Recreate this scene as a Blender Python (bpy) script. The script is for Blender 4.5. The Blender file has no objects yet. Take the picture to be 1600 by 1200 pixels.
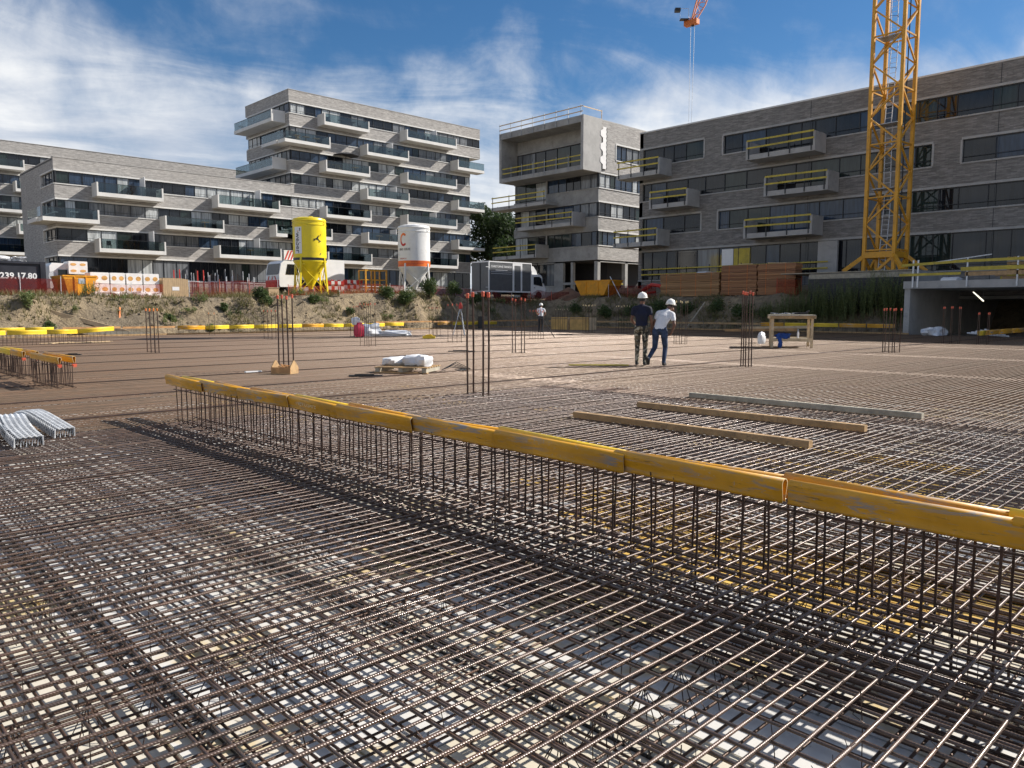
import bpy, bmesh, math, random
from math import sin, cos, pi, radians, sqrt, atan2
from mathutils import Vector, Matrix
rnd = random.Random(7)
scene = bpy.context.scene
COL = scene.collection

# ------------------------------------------------------------------ camera, sky, sun, exposure
cam_d = bpy.data.cameras.new('camera')
cam = bpy.data.objects.new('camera', cam_d)
COL.objects.link(cam)
cam.location = (0, 0, 1.42)
cam.rotation_euler = (radians(90 - 5.56), 0, radians(46 - 90))
cam_d.sensor_width = 36
cam_d.lens = 1202 / 1600 * 36
cam_d.clip_start = 0.05
cam_d.clip_end = 3000
scene.camera = cam

SUN_ELEV = radians(36)
SUN_AZ = atan2(-0.45, 0.89)          # direction towards the sun, measured from +X
sdir = Vector((cos(SUN_AZ) * cos(SUN_ELEV), sin(SUN_AZ) * cos(SUN_ELEV), sin(SUN_ELEV)))
sun_d = bpy.data.lights.new('sun', 'SUN')
sun_d.energy = 5.0
sun_d.angle = radians(0.5)
sun_d.color = (1.0, 0.94, 0.86)
sun = bpy.data.objects.new('sun', sun_d)
COL.objects.link(sun)
sun.rotation_euler = sdir.to_track_quat('Z', 'Y').to_euler()
sun.location = (0, 0, 60)

world = bpy.data.worlds.new('World')
scene.world = world
world.use_nodes = True


class NT:
    """small helper to write node trees"""
    def __init__(s, tree):
        s.t = tree
        s.n = tree.nodes
        s.l = tree.links

    def node(s, typ, ins=None, **kw):
        nd = s.n.new(typ)
        for k, v in kw.items():
            setattr(nd, k, v)
        for k, v in (ins or {}).items():
            s.set(nd.inputs[k], v)
        return nd

    def set(s, sock, v):
        if isinstance(v, bpy.types.NodeSocket):
            s.l.new(v, sock)
        elif isinstance(v, bpy.types.Node):
            s.l.new(v.outputs[0], sock)
        else:
            sock.default_value = v

    def math(s, op, a, b=0.0, c=0.0, clamp=False):
        nd = s.node('ShaderNodeMath', operation=op, use_clamp=clamp)
        s.set(nd.inputs[0], a)
        s.set(nd.inputs[1], b)
        s.set(nd.inputs[2], c)
        return nd.outputs[0]

    def mix(s, fac, a, b, blend='MIX'):
        nd = s.node('ShaderNodeMix', data_type='RGBA', blend_type=blend)
        s.set(nd.inputs[0], fac)
        s.set(nd.inputs[6], a)
        s.set(nd.inputs[7], b)
        return nd.outputs[2]

    def noise(s, vec, scale, detail=4, rough=0.55, dist=0.0, out=0):
        nd = s.node('ShaderNodeTexNoise', {'Scale': scale, 'Detail': detail, 'Roughness': rough, 'Distortion': dist})
        if vec is not None:
            s.set(nd.inputs['Vector'], vec)
        return nd.outputs[out]

    def ramp(s, fac, stops):
        nd = s.node('ShaderNodeValToRGB')
        els = nd.color_ramp.elements
        while len(els) < len(stops):
            els.new(0.5)
        for e, (p, c) in zip(els, stops):
            e.position = p
            e.color = c if len(c) == 4 else (*c, 1)
        s.set(nd.inputs[0], fac)
        return nd.outputs[0]

    def maprange(s, v, a, b, c=0.0, d=1.0, smooth=True):
        nd = s.node('ShaderNodeMapRange', interpolation_type='SMOOTHSTEP' if smooth else 'LINEAR')
        s.set(nd.inputs[0], v)
        for i, x in enumerate((a, b, c, d)):
            nd.inputs[i + 1].default_value = x
        return nd.outputs[0]


w = NT(world.node_tree)
w.n.clear()
sky = w.node('ShaderNodeTexSky', sky_type='NISHITA', sun_disc=False)
sky.sun_elevation = SUN_ELEV
sky.sun_rotation = pi / 2 - SUN_AZ
sky.altitude = 300
sky.air_density = 1.0
sky.dust_density = 0.25
sky.ozone_density = 4.0
geo = w.node('ShaderNodeTexCoord')
sepd = w.node('ShaderNodeSeparateXYZ', {0: geo.outputs['Generated']})
dx, dy, dz = sepd.outputs
# thin cloud sheet: the view direction meets a flat layer high overhead
up = w.math('ADD', w.math('MAXIMUM', dz, 0.0), 0.10)
cxn = w.math('DIVIDE', dx, up)
cyn = w.math('DIVIDE', dy, up)
rot = w.node('ShaderNodeVectorRotate', {'Vector': w.node('ShaderNodeCombineXYZ', {0: cxn, 1: cyn}).outputs[0], 'Angle': radians(20)},
             rotation_type='Z_AXIS')
stre = w.node('ShaderNodeVectorMath', {0: rot.outputs[0], 1: (0.7, 1.1, 1)}, operation='MULTIPLY')
warp = w.noise(stre.outputs[0], 0.7, 3, 0.5, 0, 1)
wv = w.node('ShaderNodeVectorMath', {0: warp, 1: (1.1, 1.1, 0)}, operation='MULTIPLY')
cv = w.node('ShaderNodeVectorMath', {0: stre.outputs[0], 1: wv.outputs[0]}, operation='ADD')
co = w.node('ShaderNodeVectorMath', {0: cv.outputs[0], 1: (3.3, 1.7, 0)}, operation='ADD')
big = w.noise(co.outputs[0], 0.55, 3, 0.5)
fine = w.noise(co.outputs[0], 1.7, 9, 0.62, 0.6)
low = w.maprange(dz, 0.03, 0.33, 0.36, -0.035)
puff = w.noise(geo.outputs['Generated'], 7.5, 8, 0.6, 0.3)
cover = w.math('ADD', w.math('ADD', w.math('ADD', w.math('MULTIPLY', big, 0.62), w.math('MULTIPLY', fine, 0.30)), w.math('MULTIPLY', puff, 0.34)), low)
mask = w.maprange(cover, 0.525, 0.79)
shade = w.math('MULTIPLY', w.maprange(w.noise(co.outputs[0], 1.1, 6, 0.62), 0.34, 0.64, 0.25, 1.0), w.maprange(w.noise(geo.outputs['Generated'], 5.0, 7, 0.62, 0.5), 0.34, 0.60, 0.35, 1.0))
ccol = w.mix(shade, (6.8, 7.7, 9.4, 1), (15.0, 14.9, 14.6, 1))
hs = w.node('ShaderNodeHueSaturation', {'Saturation': 1.22, 'Value': 1.35, 'Color': sky.outputs[0]})
skyc = w.mix(w.math('MULTIPLY', mask, 0.90), hs.outputs[0], ccol)
bg = w.node('ShaderNodeBackground', {'Color': skyc, 'Strength': 0.052})
wo = w.node('ShaderNodeOutputWorld', {'Surface': bg.outputs[0]})

vs = scene.view_settings
vs.view_transform = 'Standard'
vs.look = 'None'
vs.exposure = 0.5
vs.gamma = 1.0
vs.use_curve_mapping = False
scene.cycles.max_bounces = 6
scene.cycles.diffuse_bounces = 3
scene.cycles.glossy_bounces = 3
scene.cycles.transparent_max_bounces = 12
scene.cycles.use_denoising = True

# ------------------------------------------------------------------ materials
MATS = {}


def principled(name, col, rough=0.6, metal=0.0, spec=0.5):
    m = bpy.data.materials.new(name)
    m.use_nodes = True
    t = NT(m.node_tree)
    b = m.node_tree.nodes['Principled BSDF']
    b.inputs['Base Color'].default_value = (*col, 1)
    b.inputs['Roughness'].default_value = rough
    b.inputs['Metallic'].default_value = metal
    b.inputs['Specular IOR Level'].default_value = spec
    MATS[name] = m
    return m, t, b


def simple(name, col, rough=0.6, metal=0.0, var=0.25, scale=3.0, bump=0.0, spec=0.5, dirt=None):
    """colour broken up by two noises (object space), optional bump and dirt"""
    m, t, b = principled(name, col, rough, metal, spec)
    tc = t.node('ShaderNodeTexCoord')
    oi = t.node('ShaderNodeObjectInfo')
    off = t.node('ShaderNodeVectorMath', {0: tc.outputs['Object'], 1: t.math('MULTIPLY', oi.outputs['Random'], 37.0)}, operation='ADD')
    n1 = t.noise(off.outputs[0], scale, 6, 0.65)
    c0 = tuple(max(0, c * (1 - var)) for c in col) + (1,)
    c1 = tuple(min(1, c * (1 + var)) for c in col) + (1,)
    c = t.mix(t.maprange(n1, 0.3, 0.7), c0, c1)
    if dirt:
        n2 = t.noise(off.outputs[0], scale * 2.7, 8, 0.7, 0.5)
        c = t.mix(t.maprange(n2, 0.52, 0.68, 0, dirt[3]), c, (*dirt[:3], 1))
    t.set(b.inputs['Base Color'], c)
    t.set(b.inputs['Roughness'], t.maprange(n1, 0.2, 0.8, max(0.02, rough - 0.12), min(1, rough + 0.12)))
    if bump:
        bp = t.node('ShaderNodeBump', {'Strength': bump, 'Distance': 0.02, 'Height': t.noise(off.outputs[0], scale * 8, 6, 0.7)})
        t.set(b.inputs['Normal'], bp.outputs[0])
    return m


def rebar_mat(name, base, rust, rough=0.4, metal=0.55, rust_amt=0.6, ribs=True, spec=0.6, streak=False):
    m, t, b = principled(name, base, rough, metal, spec)
    tc = t.node('ShaderNodeTexCoord')
    oi = t.node('ShaderNodeObjectInfo')
    off = t.node('ShaderNodeVectorMath', {0: tc.outputs['Object'], 1: t.math('MULTIPLY', oi.outputs['Random'], 91.0)}, operation='ADD')
    n1 = t.noise(off.outputs[0], 1.3, 5, 0.7)
    n2 = t.noise(off.outputs[0], 9.0, 4, 0.7)
    if streak:                                     # every bar line has its own rust
        sv = t.node('ShaderNodeVectorMath', {0: tc.outputs['Object'], 1: (0.22, 1.9, 1.0)}, operation='MULTIPLY')
        n1 = t.noise(sv.outputs[0], 1.0, 6, 0.75)
    f = t.maprange(t.math('ADD', t.math('MULTIPLY', n1, 0.6), t.math('MULTIPLY', n2, 0.4)), 0.42, 0.62, 0, rust_amt)
    c = t.mix(f, (*base, 1), (*rust, 1))
    c = t.mix(t.math('MULTIPLY', oi.outputs['Random'], 0.45), c, (base[0] * 0.45, base[1] * 0.42, base[2] * 0.42, 1))
    t.set(b.inputs['Base Color'], c)
    t.set(b.inputs['Roughness'], t.maprange(n2, 0.3, 0.7, rough - 0.08, rough + 0.2))
    t.set(b.inputs['Metallic'], t.math('SUBTRACT', metal, t.math('MULTIPLY', f, 0.5)))
    if ribs:
        sp = t.node('ShaderNodeSeparateXYZ', {0: tc.outputs['Object']})
        ax = t.math('ADD', t.math('ADD', sp.outputs[0], t.math('MULTIPLY', sp.outputs[1], 1.0)), t.math('MULTIPLY', sp.outputs[2], 0.5))
        wv_ = t.math('SINE', t.math('MULTIPLY', ax, 2 * pi / 0.011))
        bp = t.node('ShaderNodeBump', {'Strength': 0.22, 'Distance': 0.002, 'Height': wv_})
        t.set(b.inputs['Normal'], bp.outputs[0])
    return m


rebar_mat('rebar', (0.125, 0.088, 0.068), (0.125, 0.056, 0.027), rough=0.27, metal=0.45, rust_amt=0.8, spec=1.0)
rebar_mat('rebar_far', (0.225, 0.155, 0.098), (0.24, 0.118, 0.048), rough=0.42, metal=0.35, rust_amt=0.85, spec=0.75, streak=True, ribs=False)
rebar_mat('rebar_low', (0.085, 0.055, 0.040), (0.12, 0.052, 0.025), rough=0.45, metal=0.6)
rebar_mat('rebar_dark', (0.055, 0.036, 0.028), (0.11, 0.045, 0.022), rough=0.5, metal=0.5)
simple('wire_black', (0.018, 0.018, 0.02), 0.45, 0.3)
simple('galvanised', (0.60, 0.62, 0.64), 0.42, 0.3, 0.18, 14)
simple('plastic_grey', (0.42, 0.45, 0.48), 0.45, 0, 0.2, 8)

def cap_paint(name, col):
    """plastic cap: base yellow, long scuffs, cement splashes and grime along the lower edge folds"""
    m, t, b = principled(name, col, 0.45)
    tc = t.node('ShaderNodeTexCoord')
    oi = t.node('ShaderNodeObjectInfo')
    off = t.node('ShaderNodeVectorMath', {0: tc.outputs['Object'], 1: t.math('MULTIPLY', oi.outputs['Random'], 41.0)}, operation='ADD')
    st = t.node('ShaderNodeVectorMath', {0: off.outputs[0], 1: (9, 1.6, 14)}, operation='MULTIPLY')
    n1 = t.noise(off.outputs[0], 2.3, 5, 0.6)
    n2 = t.noise(st.outputs[0], 1.6, 9, 0.78, 0.8)
    n3 = t.noise(off.outputs[0], 38.0, 4, 0.7)
    n4 = t.noise(off.outputs[0], 1.4, 3, 0.5)
    c = t.mix(t.maprange(n1, 0.3, 0.7), tuple(v * 0.80 for v in col) + (1,), tuple(min(1, v * 1.12) for v in col) + (1,))
    amt = t.math('MULTIPLY', t.maprange(n2, 0.50, 0.58), t.maprange(n4, 0.42, 0.60, 0.12, 0.9))
    c = t.mix(amt, c, (0.30, 0.29, 0.28, 1))
    c = t.mix(t.maprange(n3, 0.63, 0.70, 0, 0.7), c, (0.45, 0.43, 0.40, 1))
    c = t.mix(t.maprange(t.noise(st.outputs[0], 3.1, 6, 0.7), 0.60, 0.68, 0, 0.6), c, (0.12, 0.08, 0.03, 1))
    t.set(b.inputs['Base Color'], c)
    t.set(b.inputs['Roughness'], t.maprange(n2, 0.35, 0.65, 0.32, 0.68))
    bp = t.node('ShaderNodeBump', {'Strength': 0.25, 'Distance': 0.004, 'Height': n2})
    t.set(b.inputs['Normal'], bp.outputs[0])


cap_paint('cap_yellow', (0.72, 0.345, 0.012))
simple('cap_bright', (0.78, 0.53, 0.03), 0.45, 0, 0.12, 3, dirt=(0.5, 0.36, 0.12, 0.5))
simple('cap_edge', (0.75, 0.60, 0.33), 0.5, 0, 0.1)
simple('cap_orange', (0.70, 0.20, 0.04), 0.5, 0, 0.15)
simple('cap_red', (0.55, 0.10, 0.05), 0.5, 0, 0.25)
simple('timber', (0.42, 0.27, 0.13), 0.7, 0, 0.25, 4, 0.3, dirt=(0.16, 0.11, 0.07, 0.6))
simple('timber_grey', (0.40, 0.36, 0.28), 0.75, 0, 0.22, 4, 0.3, dirt=(0.2, 0.17, 0.12, 0.5))
simple('timber_pale', (0.62, 0.46, 0.28), 0.7, 0, 0.2, 4, 0.2)
simple('timber_orange', (0.50, 0.27, 0.11), 0.7, 0, 0.3, 3, 0.2)
simple('ply_yellow', (0.58, 0.36, 0.12), 0.6, 0, 0.2, 2)
simple('concrete', (0.40, 0.39, 0.37), 0.85, 0, 0.14, 0.8, 0.15, dirt=(0.26, 0.25, 0.24, 0.5))
simple('concrete_raw', (0.33, 0.325, 0.31), 0.85, 0, 0.22, 0.6, 0.2, dirt=(0.22, 0.21, 0.20, 0.7))
simple('concrete_white', (0.66, 0.65, 0.62), 0.8, 0, 0.08, 0.7, 0.1)
simple('steel_dark', (0.035, 0.037, 0.04), 0.45, 0.4)
simple('steel_grey', (0.38, 0.39, 0.40), 0.5, 0.5)
simple('frame_dark', (0.022, 0.024, 0.028), 0.4)
simple('interior', (0.030, 0.030, 0.032), 0.9)  # near-black colour stands in for the darkness of unlit rooms
simple('crane_yellow', (0.64, 0.31, 0.02), 0.45, 0, 0.14, 1.5, dirt=(0.30, 0.14, 0.04, 0.5))
simple('crane_orange', (0.60, 0.16, 0.03), 0.5, 0, 0.15, 2)
simple('silo_yellow', (0.85, 0.66, 0.015), 0.38, 0, 0.07, 1.2, dirt=(0.55, 0.42, 0.05, 0.35))
simple('silo_white', (0.78, 0.78, 0.76), 0.4, 0, 0.05, 1.2, dirt=(0.55, 0.52, 0.46, 0.35))
simple('paint_white', (0.80, 0.80, 0.79), 0.4, 0, 0.05, 1.5)
simple('paint_red', (0.55, 0.035, 0.025), 0.5, 0, 0.15)
simple('paint_orange', (0.80, 0.17, 0.02), 0.5, 0, 0.12)
simple('paint_black', (0.014, 0.014, 0.016), 0.4, 0, 0.3)
simple('container_black', (0.022, 0.024, 0.034), 0.5, 0, 0.3, 1.2)
simple('skip_orange', (0.80, 0.34, 0.015), 0.5, 0, 0.14, 1.5, dirt=(0.42, 0.20, 0.04, 0.5))
simple('truck_grey', (0.115, 0.12, 0.125), 0.42, 0, 0.12)
simple('rubber', (0.022, 0.022, 0.022), 0.8)
simple('insulation_white', (0.80, 0.78, 0.75), 0.45, 0, 0.07, 2)
simple('insulation_print', (0.60, 0.33, 0.10), 0.5)
simple('cardboard', (0.46, 0.33, 0.19), 0.8, 0, 0.14, 2)
simple('tarp_white', (0.80, 0.80, 0.80), 0.5, 0, 0.08, 2, 0.3)
simple('bag_red', (0.75, 0.05, 0.10), 0.5, 0, 0.15)
simple('cloth_blue', (0.02, 0.07, 0.28), 0.8, 0, 0.3, 8)
simple('shirt_navy', (0.008, 0.011, 0.030), 0.85, 0, 0.35, 6, 0.6)
simple('shirt_white', (0.74, 0.74, 0.75), 0.85, 0, 0.10, 3, 0.8)
simple('jeans', (0.030, 0.05, 0.10), 0.85, 0, 0.55, 9, 0.6)
simple('trousers_dark', (0.02, 0.022, 0.026), 0.85, 0, 0.3, 6)
simple('skin_dark', (0.16, 0.075, 0.045), 0.55, 0, 0.15, 9)
simple('skin_mid', (0.36, 0.19, 0.125), 0.55, 0, 0.12, 9)
simple('hair', (0.012, 0.009, 0.008), 0.6)
simple('boot', (0.02, 0.017, 0.015), 0.6, 0, 0.3)
simple('helmet_white', (0.82, 0.80, 0.74), 0.32, 0, 0.04)
simple('bark', (0.10, 0.075, 0.055), 0.9, 0, 0.3, 4, 0.4)
simple('umbrella_cloth', (0.05, 0.05, 0.055), 0.8)
simple('soil_dark', (0.16, 0.085, 0.05), 0.95, 0, 0.3, 2, 0.4)

def lumber_mat(name, cols):
    """sawn boards lying along Y: long streaks, each layer its own tone"""
    m, t, b = principled(name, cols[0], 0.75)
    tc = t.node('ShaderNodeTexCoord')
    oi = t.node('ShaderNodeObjectInfo')
    off = t.node('ShaderNodeVectorMath', {0: tc.outputs['Object'], 1: t.math('MULTIPLY', oi.outputs['Random'], 63.0)}, operation='ADD')
    st = t.node('ShaderNodeVectorMath', {0: off.outputs[0], 1: (5, 0.35, 30)}, operation='MULTIPLY')
    n1 = t.noise(st.outputs[0], 1.0, 5, 0.6)
    c = t.mix(oi.outputs['Random'], (*cols[0], 1), (*cols[1], 1))
    c = t.mix(t.maprange(n1, 0.40, 0.68, 0, 0.7), c, (*cols[2], 1))
    t.set(b.inputs['Base Color'], c)


lumber_mat('lumber', ((0.52, 0.31, 0.14), (0.30, 0.16, 0.07), (0.22, 0.11, 0.05)))
lumber_mat('lumber_red', ((0.46, 0.23, 0.10), (0.25, 0.115, 0.055), (0.20, 0.09, 0.045)))

# camouflage trousers
m, t, b = principled('camo', (0.1, 0.1, 0.08), 0.85)
tc = t.node('ShaderNodeTexCoord')
n1 = t.noise(tc.outputs['Object'], 11, 2, 0.5)
n2 = t.noise(tc.outputs['Object'], 15, 2, 0.5, 0.4)
c = t.mix(t.maprange(n1, 0.48, 0.52), (0.03, 0.028, 0.022, 1), (0.15, 0.12, 0.075, 1))
c = t.mix(t.maprange(n2, 0.56, 0.60), c, (0.40, 0.36, 0.27, 1))
t.set(b.inputs['Base Color'], c)

# shirt with printed panels of the far worker
m, t, b = principled('shirt_print', (0.7, 0.7, 0.7), 0.85)
tc = t.node('ShaderNodeTexCoord')
n1 = t.noise(tc.outputs['Object'], 7, 1, 0.4)
t.set(b.inputs['Base Color'], t.mix(t.maprange(n1, 0.57, 0.6), (0.75, 0.75, 0.76, 1), (0.55, 0.10, 0.06, 1)))


def brick_mat(name, c1, c2, mortar):
    """thin long bricks, read on upright walls that run along X or Y"""
    m, t, b = principled(name, c1, 0.9)
    tc = t.node('ShaderNodeTexCoord')
    g = t.node('ShaderNodeNewGeometry')
    sp = t.node('ShaderNodeSeparateXYZ', {0: g.outputs['Position']})
    uv = t.node('ShaderNodeCombineXYZ', {0: t.math('ADD', sp.outputs[0], sp.outputs[1]), 1: sp.outputs[2]})
    br = t.node('ShaderNodeTexBrick', {'Vector': uv.outputs[0], 'Scale': 1.0, 'Mortar Size': 0.012, 'Mortar Smooth': 0.2, 'Bias': 0.0,
                                        'Brick Width': 0.50, 'Row Height': 0.075, 'Color1': (*c1, 1), 'Color2': (*c2, 1), 'Mortar': (*mortar, 1)})
    br.offset = 0.37
    br.offset_frequency = 2
    sc = t.node('ShaderNodeVectorMath', {0: uv.outputs[0], 1: (1.6, 7.5, 1)}, operation='MULTIPLY')
    n = t.noise(sc.outputs[0], 0.9, 5, 0.75)
    n2 = t.noise(uv.outputs[0], 0.25, 3, 0.6)
    c = t.mix(0.75, br.outputs[0], t.mix(t.maprange(n, 0.28, 0.72), (0.30, 0.30, 0.30, 1), (1.0, 1.0, 1.0, 1)), 'MULTIPLY')
    c = t.mix(t.maprange(n2, 0.3, 0.7, 0, 0.22), c, (0.22, 0.21, 0.20, 1))
    t.set(b.inputs['Base Color'], c)
    bp = t.node('ShaderNodeBump', {'Strength': 0.5, 'Distance': 0.02, 'Height': br.outputs[1]})
    bp.invert = True
    t.set(b.inputs['Normal'], bp.outputs[0])
    return m


brick_mat('brick_pale', (0.66, 0.63, 0.59), (0.48, 0.455, 0.425), (0.42, 0.405, 0.385))
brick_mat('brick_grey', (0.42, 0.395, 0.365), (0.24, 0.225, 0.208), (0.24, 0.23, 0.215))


def glass_mat(name, col, rough=0.03, coat=1.0):
    m, t, b = principled(name, col, rough)
    b.inputs['IOR'].default_value = 1.6
    b.inputs['Specular IOR Level'].default_value = 0.33
    tc = t.node('ShaderNodeTexCoord')
    oi = t.node('ShaderNodeObjectInfo')
    off = t.node('ShaderNodeVectorMath', {0: tc.outputs['Object'], 1: t.math('MULTIPLY', oi.outputs['Random'], 50.0)}, operation='ADD')
    sc = t.node('ShaderNodeVectorMath', {0: off.outputs[0], 1: (9, 9, 0.8)}, operation='MULTIPLY')
    n = t.noise(sc.outputs[0], 1.0, 3, 0.6)
    t.set(b.inputs['Base Color'], t.mix(t.maprange(n, 0.3, 0.7), tuple(c * 0.6 for c in col) + (1,), tuple(min(1, c * 1.3) for c in col) + (1,)))
    wob = t.node('ShaderNodeBump', {'Strength': 0.04, 'Distance': 0.05, 'Height': t.noise(off.outputs[0], 0.8, 2, 0.5)})
    t.set(b.inputs['Normal'], wob.outputs[0])
    return m


glass_mat('glass_dark', (0.012, 0.015, 0.020))
glass_mat('glass_sky_tint', (0.030, 0.050, 0.085))  # blue sky reflection put into the pane colour
glass_mat('glass_green', (0.020, 0.032, 0.030))
glass_mat('glass_curtain', (0.42, 0.44, 0.44), 0.08)
glass_mat('glass_mid', (0.16, 0.17, 0.18), 0.06)
GLASSES = ['glass_dark', 'glass_sky_tint', 'glass_green', 'glass_curtain', 'glass_mid']


def clear_glass(name, tint, alpha):
    m = bpy.data.materials.new(name)
    m.use_nodes = True
    t = NT(m.node_tree)
    t.n.clear()
    tr = t.node('ShaderNodeBsdfTransparent', {'Color': (*tint, 1)})
    gl = t.node('ShaderNodeBsdfGlossy', {'Color': (0.9, 0.95, 1, 1), 'Roughness': 0.03})
    fr = t.node('ShaderNodeFresnel', {'IOR': 1.45})
    f = t.math('ADD', t.math('MULTIPLY', fr.outputs[0], 0.8), alpha)
    mx = t.node('ShaderNodeMixShader', {0: f, 1: tr.outputs[0], 2: gl.outputs[0]})
    t.node('ShaderNodeOutputMaterial', {'Surface': mx.outputs[0]})
    MATS[name] = m
    return m


clear_glass('balustrade_glass', (0.55, 0.62, 0.62), 0.02)


def net_mat(name, col, alpha):
    m = bpy.data.materials.new(name)
    m.use_nodes = True
    t = NT(m.node_tree)
    t.n.clear()
    tc = t.node('ShaderNodeTexCoord')
    n = t.noise(tc.outputs['Object'], 5, 4, 0.7)
    tr = t.node('ShaderNodeBsdfTransparent', {'Color': (1, 1, 1, 1)})
    df = t.node('ShaderNodeBsdfDiffuse', {'Color': (*col, 1)})
    tl = t.node('ShaderNodeBsdfTranslucent', {'Color': (*col, 1)})
    ad = t.node('ShaderNodeMixShader', {0: 0.4, 1: df.outputs[0], 2: tl.outputs[0]})
    mx = t.node('ShaderNodeMixShader', {0: t.maprange(n, 0.25, 0.75, alpha - 0.15, alpha + 0.15), 1: tr.outputs[0], 2: ad.outputs[0]})
    t.node('ShaderNodeOutputMaterial', {'Surface': mx.outputs[0]})
    MATS[name] = m


net_mat('net_red', (0.22, 0.030, 0.024), 0.55)
net_mat('net_orange', (0.50, 0.085, 0.045), 0.36)


def leaf_mat(name, c1, c2):
    m, t, b = principled(name, c1, 0.6)
    oi = t.node('ShaderNodeNewGeometry')
    t.set(b.inputs['Base Color'], t.mix(oi.outputs['Random Per Island'], (*c1, 1), (*c2, 1)))
    tl = t.node('ShaderNodeBsdfTranslucent', {'Color': t.mix(0.5, (*c1, 1), (c2[0] * 1.3, c2[1] * 1.4, c2[2], 1))})
    out = [n for n in t.n if n.type == 'OUTPUT_MATERIAL'][0]
    mx = t.node('ShaderNodeMixShader', {0: 0.3, 1: b.outputs[0], 2: tl.outputs[0]})
    t.l.new(mx.outputs[0], out.inputs[0])
    return m


leaf_mat('leaf_tree', (0.020, 0.040, 0.014), (0.055, 0.085, 0.028))
leaf_mat('leaf_shrub', (0.040, 0.075, 0.022), (0.11, 0.15, 0.045))
leaf_mat('leaf_weed', (0.11, 0.145, 0.05), (0.22, 0.25, 0.10))
leaf_mat('grass_dry', (0.13, 0.12, 0.05), (0.27, 0.23, 0.11))

# earth
m, t, b = principled('earth', (0.3, 0.22, 0.13), 0.95)
g = t.node('ShaderNodeNewGeometry')
P = g.outputs['Position']
n1 = t.noise(P, 0.35, 6, 0.65)
n2 = t.noise(P, 2.2, 8, 0.72, 0.6)
n3 = t.noise(P, 9.0, 5, 0.7)
c = t.mix(t.maprange(n1, 0.35, 0.65), (0.37, 0.285, 0.175, 1), (0.23, 0.185, 0.125, 1))
c = t.mix(t.maprange(n2, 0.42, 0.66, 0, 0.85), c, (0.125, 0.095, 0.062, 1))
c = t.mix(t.maprange(n3, 0.52, 0.75, 0, 0.45), c, (0.46, 0.38, 0.265, 1))
t.set(b.inputs['Base Color'], c)
bp = t.node('ShaderNodeBump', {'Strength': 1.0, 'Distance': 0.25, 'Height': t.math('ADD', n2, t.math('MULTIPLY', n3, 0.4))})
t.set(b.inputs['Normal'], bp.outputs[0])

# formwork panels: pale coated boards, stained
m, t, b = principled('formwork', (0.6, 0.58, 0.53), 0.5)
g = t.node('ShaderNodeNewGeometry')
oi = t.node('ShaderNodeObjectInfo')
P = g.outputs['Position']
n1 = t.noise(P, 1.1, 5, 0.65, 0.4)
n2 = t.noise(P, 14.0, 5, 0.75)
n3 = t.noise(P, 3.7, 4, 0.7)
r_ = oi.outputs['Random']
c = t.mix(t.maprange(r_, 0.6, 1.0, 0, 1, False), (0.68, 0.67, 0.64, 1), (0.66, 0.60, 0.47, 1))
c = t.mix(t.maprange(n1, 0.53, 0.66, 0, 0.75), c, (0.66, 0.47, 0.14, 1))
c = t.mix(t.maprange(n2, 0.60, 0.72, 0, 0.85), c, (0.17, 0.13, 0.09, 1))
c = t.mix(t.maprange(n3, 0.60, 0.75, 0, 0.6), c, (0.36, 0.34, 0.31, 1))
t.set(b.inputs['Base Color'], c)
simple('formwork_grey', (0.20, 0.20, 0.20), 0.6, 0, 0.25, 1.5)
simple('formwork_yellow', (0.66, 0.43, 0.10), 0.55, 0, 0.25, 2.5, dirt=(0.22, 0.15, 0.06, 0.6))


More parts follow.
